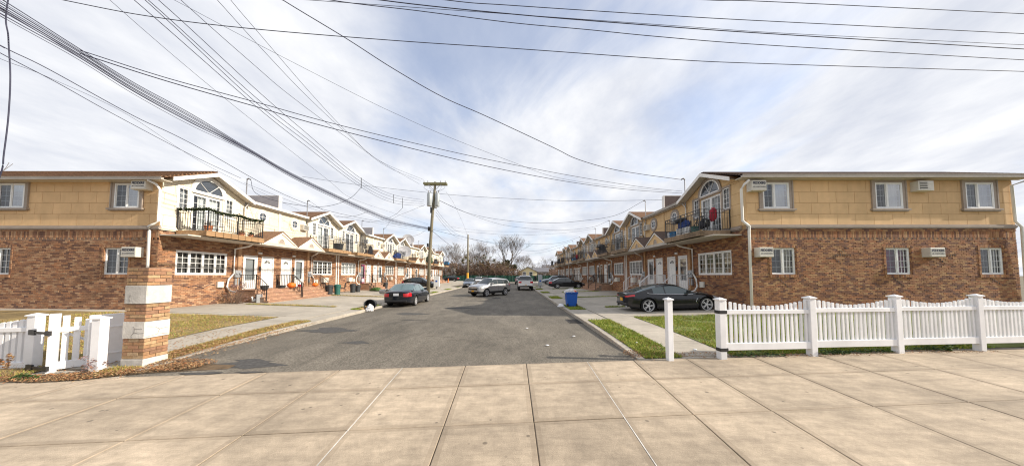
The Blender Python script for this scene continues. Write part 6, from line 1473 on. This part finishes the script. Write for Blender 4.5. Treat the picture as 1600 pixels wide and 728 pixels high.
# toppled bin with its bag at the left kerb
tb = round_can('dark round bin lying on its side at the left kerb', (-7.98, 16.6, .36), 'bin_dark', .3, .62, False, None, (R(90), 0, R(12)), 'toppled_bin')
lump('rubbish_bag', 'white bag spilling from the mouth of the toppled dark bin', 'bag', (-7.88, 16.0, .03), (.19, .22, .22), 'bag_white', 6, .4)
lump('paper_bag', 'crumpled brown paper beside toppled bin', 'litter', (-8.3, 15.95, .06), (.2, .14, .1), 'paper_brown', 7, .35); lump('paper_bag', 'tan cardboard scrap against the toppled bin', 'litter', (-8.12, 16.1, .12), (.13, .1, .13), 'paper_brown', 8, .4)
round_can('dark grey can with lid by cream row downspout', (-15.15, 23.95, zg(-15.1, 24)), 'bin_dark', .30, .74); round_can('green can standing next to the dark grey one', (-14.95, 24.75, zg(-14.9, 24.7)), 'bin_green', .26, .76)
round_can('black can in front of the third cream house window', (-15.2, 27.6, zg(-15, 27)), 'bin_dark', .26, .74); round_can('brown black can next to the third house black can', (-15.2, 28.5, zg(-15, 28)), 'bin_dark', .26, .58)
round_can('grey can tipped over on the cream row drive', (-11.9, 26.2, zg(-11.9, 26) + .28), 'bin_grey', .26, .66, False, 'rubbish cans by the stoops', (R(90), 0, R(75)), 'toppled_can')
round_can('dark can by the black hatchback tail', (-15.0, 34.3, zg(-15, 34)), 'bin_dark', .26, .7)
lump('shrub', 'low green clump at the third stoop of the cream row', 'shrub', (-14.4, 30.6, zg(-14, 30)), (.55, .4, .22), 'leaf_green', 15, .4)
# grey roadside cabinets
for (x, y, w, h, lab) in ((-9.95, 38.2, .74, 1.38, 'white utility cabinet on a post near the transformer pole'), (4.05, 41.5, .6, 1.6, 'grey utility cabinet on a post at the right kerb')):
    r = empty('utility_cabinet', (x, y, zg(x, y))); tag(r, lab, 'cabinet', 'utility cabinets')
    MB().box(-w / 2, w / 2, -.2, .2, .3, .3 + h).build('case', 'white_paint' if x < 0 else 'tank_grey', r, bevel=.015); MB().box(-.08, .08, -.08, .08, -.1, .3).build('stand', 'galv_pipe', r)
    MB().box(-w / 2 + .04, w / 2 - .04, -.212, -.2, .36, .26 + h).build('door', 'white_paint' if x < 0 else 'tank_grey', r); MB().box(-.13, .12, -.218, -.212, .92, 1.14).build('sticker', 'bin_blue', r)
# pumpkins, tubs and chairs on the stoops of the cream row
def pumpkin(label, loc, rad):
    r = empty('pumpkin', loc); tag(r, label, 'pumpkin', 'pumpkins on the stoops'); b = MB(); n, m = 40, 10; vs = []
    for j in range(m + 1):
        a = math.pi * j / m
        for k in range(n): q = rad * math.sin(a) * (1 + .08 * abs(math.sin(5 * 2 * math.pi * k / n)) ** .6); vs.append((q * math.cos(2 * math.pi * k / n), q * math.sin(2 * math.pi * k / n), rad * .78 * (1 - math.cos(a)) * (1 - .12 * math.sin(a) ** 0 * (j in (0, m)))))
    b.add(vs, [(j * n + k, j * n + (k + 1) % n, (j + 1) * n + (k + 1) % n, (j + 1) * n + k) for j in range(m) for k in range(n)]); b.build('shell', 'orange', r, smooth=True)
    MB().tube([(0, 0, rad * 1.45), (.01, 0, rad * 1.7), (.05, 0, rad * 1.85)], [.03, .022, .02], 6).build('stalk', 'leaf_olive', r)
pumpkin('large orange pumpkin on the first cream stoop by the black tub', (-15.42, 20.2, 1.11), .25); pumpkin('small orange pumpkin at the far end of the first stoop', (-15.5, 22.75, 1.11), .2)
def tub(label, loc, w, h, m, plant=None):
    r = empty('planter', loc); tag(r, label, 'planter', 'planters'); o = MB().lathe([(0, 0), (w * .36, 0), (w * .5, h * .9), (w * .54, h * .9), (w * .54, h), (w * .46, h), (w * .4, h * .8), (0, h * .8)], n=18, caps=False).build('pot', m, r); auto(o, 40)
    if plant: f = MB(); leaf_cloud(f, random.Random(int(w * 1000)), (0, 0, h * 1.25), (w * .5, w * .5, h * .5), 90, .05); f.build('foliage', plant, r, recalc=False)
tub('black bowl planter on the first landing', (-15.45, 18.05, 1.11), .46, .24, 'bin_dark', None); tub('long black tub beside the large pumpkin', (-15.75, 19.75, 1.11), .5, .2, 'bin_dark'); tub('red pot on the second landing', (-16.1, 21.9, 1.11), .22, .2, 'cloth_red')
def chair(label, loc, rz, m='iron_black', group='stoop chairs'):
    r = empty('garden_chair', loc, rz); tag(r, label, 'chair', group); MB().box(-.23, .23, -.22, .22, .42, .455).build('seat', m, r, bevel=.01); b = MB()
    for x in (-.22, .22): b.tube([(x, .2, .44), (x, .27, .92)], .014, 5)
    b.tube([(-.22, .27, .92), (.22, .27, .92)], .014, 5)
    for i in range(5): x = -.16 + .08 * i; b.tube([(x, .21, .46), (x, .27, .92)], .008, 4)
    b.build('backrest', m, r)
    for x in (-.21, .21):
        for y in (-.2, .2): MB().tube([(x, y, 0), (x, y, .43)], .013, 5).build('leg', m, r)
chair('black iron chair outside the second cream window', (-15.9, 24.1, zg(-15.9, 24)), R(-80)); chair('black chair by the third cream house cans', (-15.8, 26.9, zg(-15.8, 27)), R(-70))
gn = empty('garden_statue', (-15.5, 17.45, zg(-15.5, 17.4))); tag(gn, 'small white duck ornament by the first stoop wall', 'ornament')
MB().tube([(0, -.16, .12), (0, -.08, .15), (0, .04, .14), (0, .12, .13)], [.05, .1, .11, .04], 10).build('body', 'white_paint', gn, smooth=True); MB().tube([(0, -.12, .16), (0, -.17, .27), (0, -.19, .34), (0, -.24, .35)], [.06, .045, .06, .015], 8).build('head', 'white_paint', gn, smooth=True)
MB().box(.25, .29, -.2, .2, 0, .5).build('backboard', 'grey_metal', gn)
# balcony contents
def bicycle(label, loc, rz, m='iron_black', group=None):
    r = empty('bicycle', loc, rz); tag(r, label, 'bicycle', group)
    for x in (-.5, .5):
        b = MB(); pts = [(x + .31 * math.cos(2 * math.pi * k / 20), 0, .33 + .31 * math.sin(2 * math.pi * k / 20)) for k in range(21)]; w = b.tube(pts, .022, 5, False).build('wheel', 'rubber', r); s_ = MB()
        for k in range(8): a = math.pi * k / 8; s_.tube([(x - .3 * math.cos(a), 0, .33 - .3 * math.sin(a)), (x + .3 * math.cos(a), 0, .33 + .3 * math.sin(a))], .004, 3)
        s_.build('spokes', 'chrome', w)
    MB().tube([(-.5, 0, .33), (-.12, 0, .3), (-.2, 0, .78), (-.5, 0, .33)], .016, 5).tube([(-.12, 0, .3), (.38, 0, .74), (-.18, 0, .72)], .018, 5).tube([(.5, 0, .33), (.36, 0, .9)], .016, 5).build('frame', m, r)
    MB().box(-.32, -.1, -.06, .06, .8, .85).build('saddle', 'rubber', r, bevel=.015); MB().tube([(.38, -.24, .96), (.34, 0, .93), (.38, .24, .96)], .014, 5).build('handlebar', 'chrome', r)
bR = lambda w, y, z=4.2: (XR - w, y, z)
bicycle('child bicycle on the first tan balcony', bR(1.0, 15.0), R(80), 'cloth_dark')
lump('blanket', 'blue cloth heaped over first tan balcony boxes', 'cloth', bR(1.15, 16.2, 4.5), (.3, .5, .34), 'cloth_blue', 21, .5); lump('blanket', 'dark cover draped on the tallest pile of first tan balcony', 'cloth', bR(1.1, 16.55, 5.0), (.3, .45, .16), 'cloth_dark', 22, .5)
lump('jacket', 'red jacket hung over a chair on first tan balcony', 'cloth', bR(.75, 14.42, 4.62), (.16, .2, .42), 'cloth_red', 23, .5); lump('jacket', 'black jacket bundled beside the red one', 'cloth', bR(1.05, 14.62, 4.42), (.18, .26, .34), 'cloth_dark', 24, .5)
for k, (y, m, lab) in enumerate(((17.0, 'tarp_blue', 'blue crate at far end of first tan balcony'), (16.72, 'tarp_blue', 'blue crate second from far end of first tan balcony'), (17.25, 'bag_white', 'white crate in the far corner of first tan balcony'), (14.95, 'bin_green', 'green tub beside the bicycle'))):
    r = empty('crate', bR(1.35, y, 4.2)); tag(r, lab, 'crate', 'crates on the first tan balcony'); MB().box(-.13, .13, -.12, .12, 0, .3).build('box', m, r, bevel=.01); MB().box(-.15, .15, -.135, .135, .3, .34).build('lid', m, r, bevel=.008)
for k in range(6):
    y = 15.4 + .2 * k; r = empty('paint_bucket', bR(1.4, y, 4.2)); tag(r, 'white bucket in the row along the first tan balcony rail', 'bucket', 'white buckets on first tan balcony'); MB().lathe([(0, 0), (.075, 0), (.09, .36), (.095, .36), (.095, .4), (0, .4)], n=14).build('pail', 'white_paint', r)
bL = lambda w, y, z=4.2: (XL + w, y, z)
# evergreen garland along the first cream balcony rail
g = MB(); rg = random.Random(31)
for p0, p1, sg in (((.06, 14.2), (1.58, 14.2), .03), ((1.58, 14.2), (1.58, 15.8), .1), ((1.58, 15.8), (1.58, 17.36), .1)):
    for _ in range(520):
        t = rg.random(); c = Vector((XL + p0[0] + (p1[0] - p0[0]) * t, p0[1] + (p1[1] - p0[1]) * t, 5.29 - sg * math.sin(math.pi * t))) + Vector((rg.gauss(0, .035), rg.gauss(0, .035), rg.gauss(0, .03))); d = Vector((rg.uniform(-1, 1), rg.uniform(-1, 1), rg.uniform(-1, 1))) * .085; e = d.cross(Vector((0, 0, 1))) * .5
        g.add([c - e, c + e, c + d], [(0, 1, 2)])
tag(g.build('garland', 'leaf_dark', recalc=False), 'dark evergreen garland wound along first cream balcony rail', 'garland')
tub('terracotta pot on the first cream balcony', bL(1.2, 14.6), .34, .32, 'terracotta', 'leaf_rust'); tub('small clay pot at the far end of first cream balcony', bL(1.2, 17.0), .26, .2, 'terracotta', 'leaf_dark'); tub('long brown trough on the first cream balcony', bL(1.3, 16.3), .3, .18, 'terracotta', 'leaf_rust')
chair('white chair on the first cream balcony', bL(.8, 15.5), R(-90), 'white_paint', 'balcony chairs')
tub('huge dark tub on the second cream balcony', bL(1.05, 25.9), .8, .62, 'bin_dark'); bicycle('bicycle leaning on the third cream balcony rail', bL(1.3, 30.6), R(90)); lump('blanket', 'dark quilt thrown over third cream balcony rail', 'cloth', bL(1.4, 31.0, 4.3), (.16, .4, .5), 'cloth_dark', 25, .2)
lump('blanket', 'blue tarpaulin on the fourth cream balcony', 'cloth', bL(1.0, 39.2, 4.2), (.5, .8, .5), 'cloth_blue', 26, .3); lump('plant', 'dark green plants filling the sixth cream balcony', 'plant', bL(1.3, 53.5, 4.2), (.5, 1.3, .8), 'leaf_dark', 27, .3)
lump('blanket', 'black cloth covering the seventh cream balcony rail', 'cloth', bL(1.5, 57.5, 4.2), (.12, 1.4, .6), 'cloth_dark', 28, .15); lump('tarp', 'bright blue tarp past the last cream house', 'tarp', bL(.8, 69.6, 4.6), (.6, .7, .5), 'tarp_blue', 29, .25)
def grill(label, loc):
    r = empty('barbecue_grill', loc); tag(r, label, 'barbecue'); MB().box(-.3, .3, -.25, .25, .5, .85).build('firebox', 'cloth_dark', r, bevel=.05); MB().lathe([(.3, .85), (.3, .95), (.2, 1.08), (0, 1.12)], n=16).build('lid', 'cloth_dark', r, smooth=True); MB().box(-.62, .62, -.2, .2, .8, .84).build('side_shelf', 'iron_black', r)
    for x in (-.26, .26):
        for y in (-.2, .2): MB().box(x - .02, x + .02, y - .02, y + .02, 0, .5).build('leg', 'iron_black', r)
grill('black covered barbecue on the third tan balcony', bR(1.2, 30.9)); lump('tarp', 'blue tarp on the fifth tan balcony', 'tarp', bR(1.2, 44.2, 4.2), (.4, .6, .35), 'tarp_blue', 30, .25); lump('blanket', 'red cloth on the fifth tan balcony', 'cloth', bR(1.2, 42.8, 4.4), (.3, .5, .4), 'cloth_red', 32, .3)
def dish(label, loc, rad, rz):
    r = empty('satellite_dish', loc, rz); tag(r, label, 'satellite dish', 'satellite dishes on cream row'); o = MB().lathe([(0, .0), (rad * .5, .05), (rad * .85, .14), (rad, .22), (rad * .98, .24), (rad * .5, .07), (0, .02)], n=22, axis='y', caps=False).build('reflector', 'parapet_grey', r); o.rotation_euler = (R(25), 0, 0); MB().tube([(0, 0, 0), (0, .1, -.7)], .03, 6).build('mast', 'galv_pipe', r); MB().tube([(0, 0, -rad * .8), (0, .75, .2)], .015, 5).build('arm', 'galv_pipe', r)
dish('large satellite dish on roof of the fifth cream house', (-16.9, 46.6, 7.7), .95, R(-150)); dish('satellite dish standing on the fourth cream balcony', (-15.3, 41.0, 5.3), .9, R(-150))
# traffic cone, person, kick about items
cn = empty('traffic_cone', (-14.6, 66, zg(-14.6, 66))); tag(cn, 'orange traffic cone on the drives before the green fence', 'traffic cone'); MB().lathe([(.2, 0.03), (.05, .95), (0, .95)], n=14).build('cone', 'orange', cn); MB().box(-.25, .25, -.25, .25, 0, .03).build('base', 'orange', cn)
def person(label, loc, rz):
    r = empty('person', loc, rz); tag(r, label, 'person')
    V = [(0, 0, .95), (0, 0, 1.12), (0, .01, 1.32), (0, .0, 1.46), (0, -.01, 1.54), (.1, 0, .9), (.12, -.03, .5), (.12, .02, .09), (.13, -.13, .03), (-.1, 0, .9), (-.12, .05, .5), (-.12, .09, .09), (-.13, -.05, .03), (.2, 0, 1.42), (.26, .03, 1.14), (.25, -.06, .9), (.25, -.1, .8), (-.2, 0, 1.42), (-.26, .03, 1.14), (-.25, -.06, .9), (-.25, -.1, .8)]
    E = [(0, 1), (1, 2), (2, 3), (3, 4), (0, 5), (5, 6), (6, 7), (7, 8), (0, 9), (9, 10), (10, 11), (11, 12), (3, 13), (13, 14), (14, 15), (15, 16), (3, 17), (17, 18), (18, 19), (19, 20)]
    rad = [.15, .145, .165, .12, .06, .1, .075, .055, .05, .1, .075, .055, .05, .08, .06, .045, .04, .08, .06, .045, .04]
    me = bpy.data.meshes.new('body'); me.from_pydata(V, E, []); o = link('body', me, r); me.materials.append(MATS['cloth_dark']); sk = o.modifiers.new('skin', 'SKIN'); me.skin_vertices[0].data[0].use_root = True
    for i, q in enumerate(rad): me.skin_vertices[0].data[i].radius = (q, q * .75)
    o.modifiers.new('sub', 'SUBSURF').levels = 1; o.modifiers['sub'].render_levels = 2
    hd = MB().lathe([(0, 1.5), (.05, 1.51), (.07, 1.56), (.078, 1.63), (.075, 1.68), (.05, 1.735), (0, 1.75)], n=14).tube([(0, -.07, 1.62), (0, -.1, 1.6)], [.015, .012], 5).build('head', 'skin', r, smooth=True)
    MB().lathe([(.084, 1.64), (.085, 1.69), (.06, 1.75), (0, 1.77)], (0, .012, 0), 14).build('hair', 'cloth_dark', r, smooth=True)
    for sg in (-1, 1):
        b = MB()
        for k in range(4): b.tube([(sg * .25 + (k - 1.5) * .018, -.105, .80), (sg * .25 + (k - 1.5) * .02, -.115, .755 - .006 * (k in (1, 2))), (sg * .25 + (k - 1.5) * .02, -.105, .72)], [.01, .009, .007], 5)
        b.tube([(sg * .22, -.115, .80), (sg * .205, -.13, .76)], [.011, .008], 5).build('hand', 'skin', r)
person('person in dark coat walking on the right sidewalk by the cabinet', (5.2, 64, zg(5.2, 64)), R(20))
for k, (x, y, lab) in enumerate(((.55, 10.8, 'white scrap of paper on the open roadway'), (2.0, 9.4, 'white scrap of paper near the right kerb'), (1.0, 8.2, 'pale scrap of litter by the avenue sidewalk'), (3.5, 8.2, 'white crumpled tissue on the right verge'), (4.7, 7.5, 'white tissue on lawn beside the fence'))):
    lump('litter', lab, 'litter', (x, y, .035 if x < 2.9 else zg(x, y)), (.05, .04, .012 if x < 2.9 else .025), 'bag_white', 90 + k, .3, 'scraps of litter')
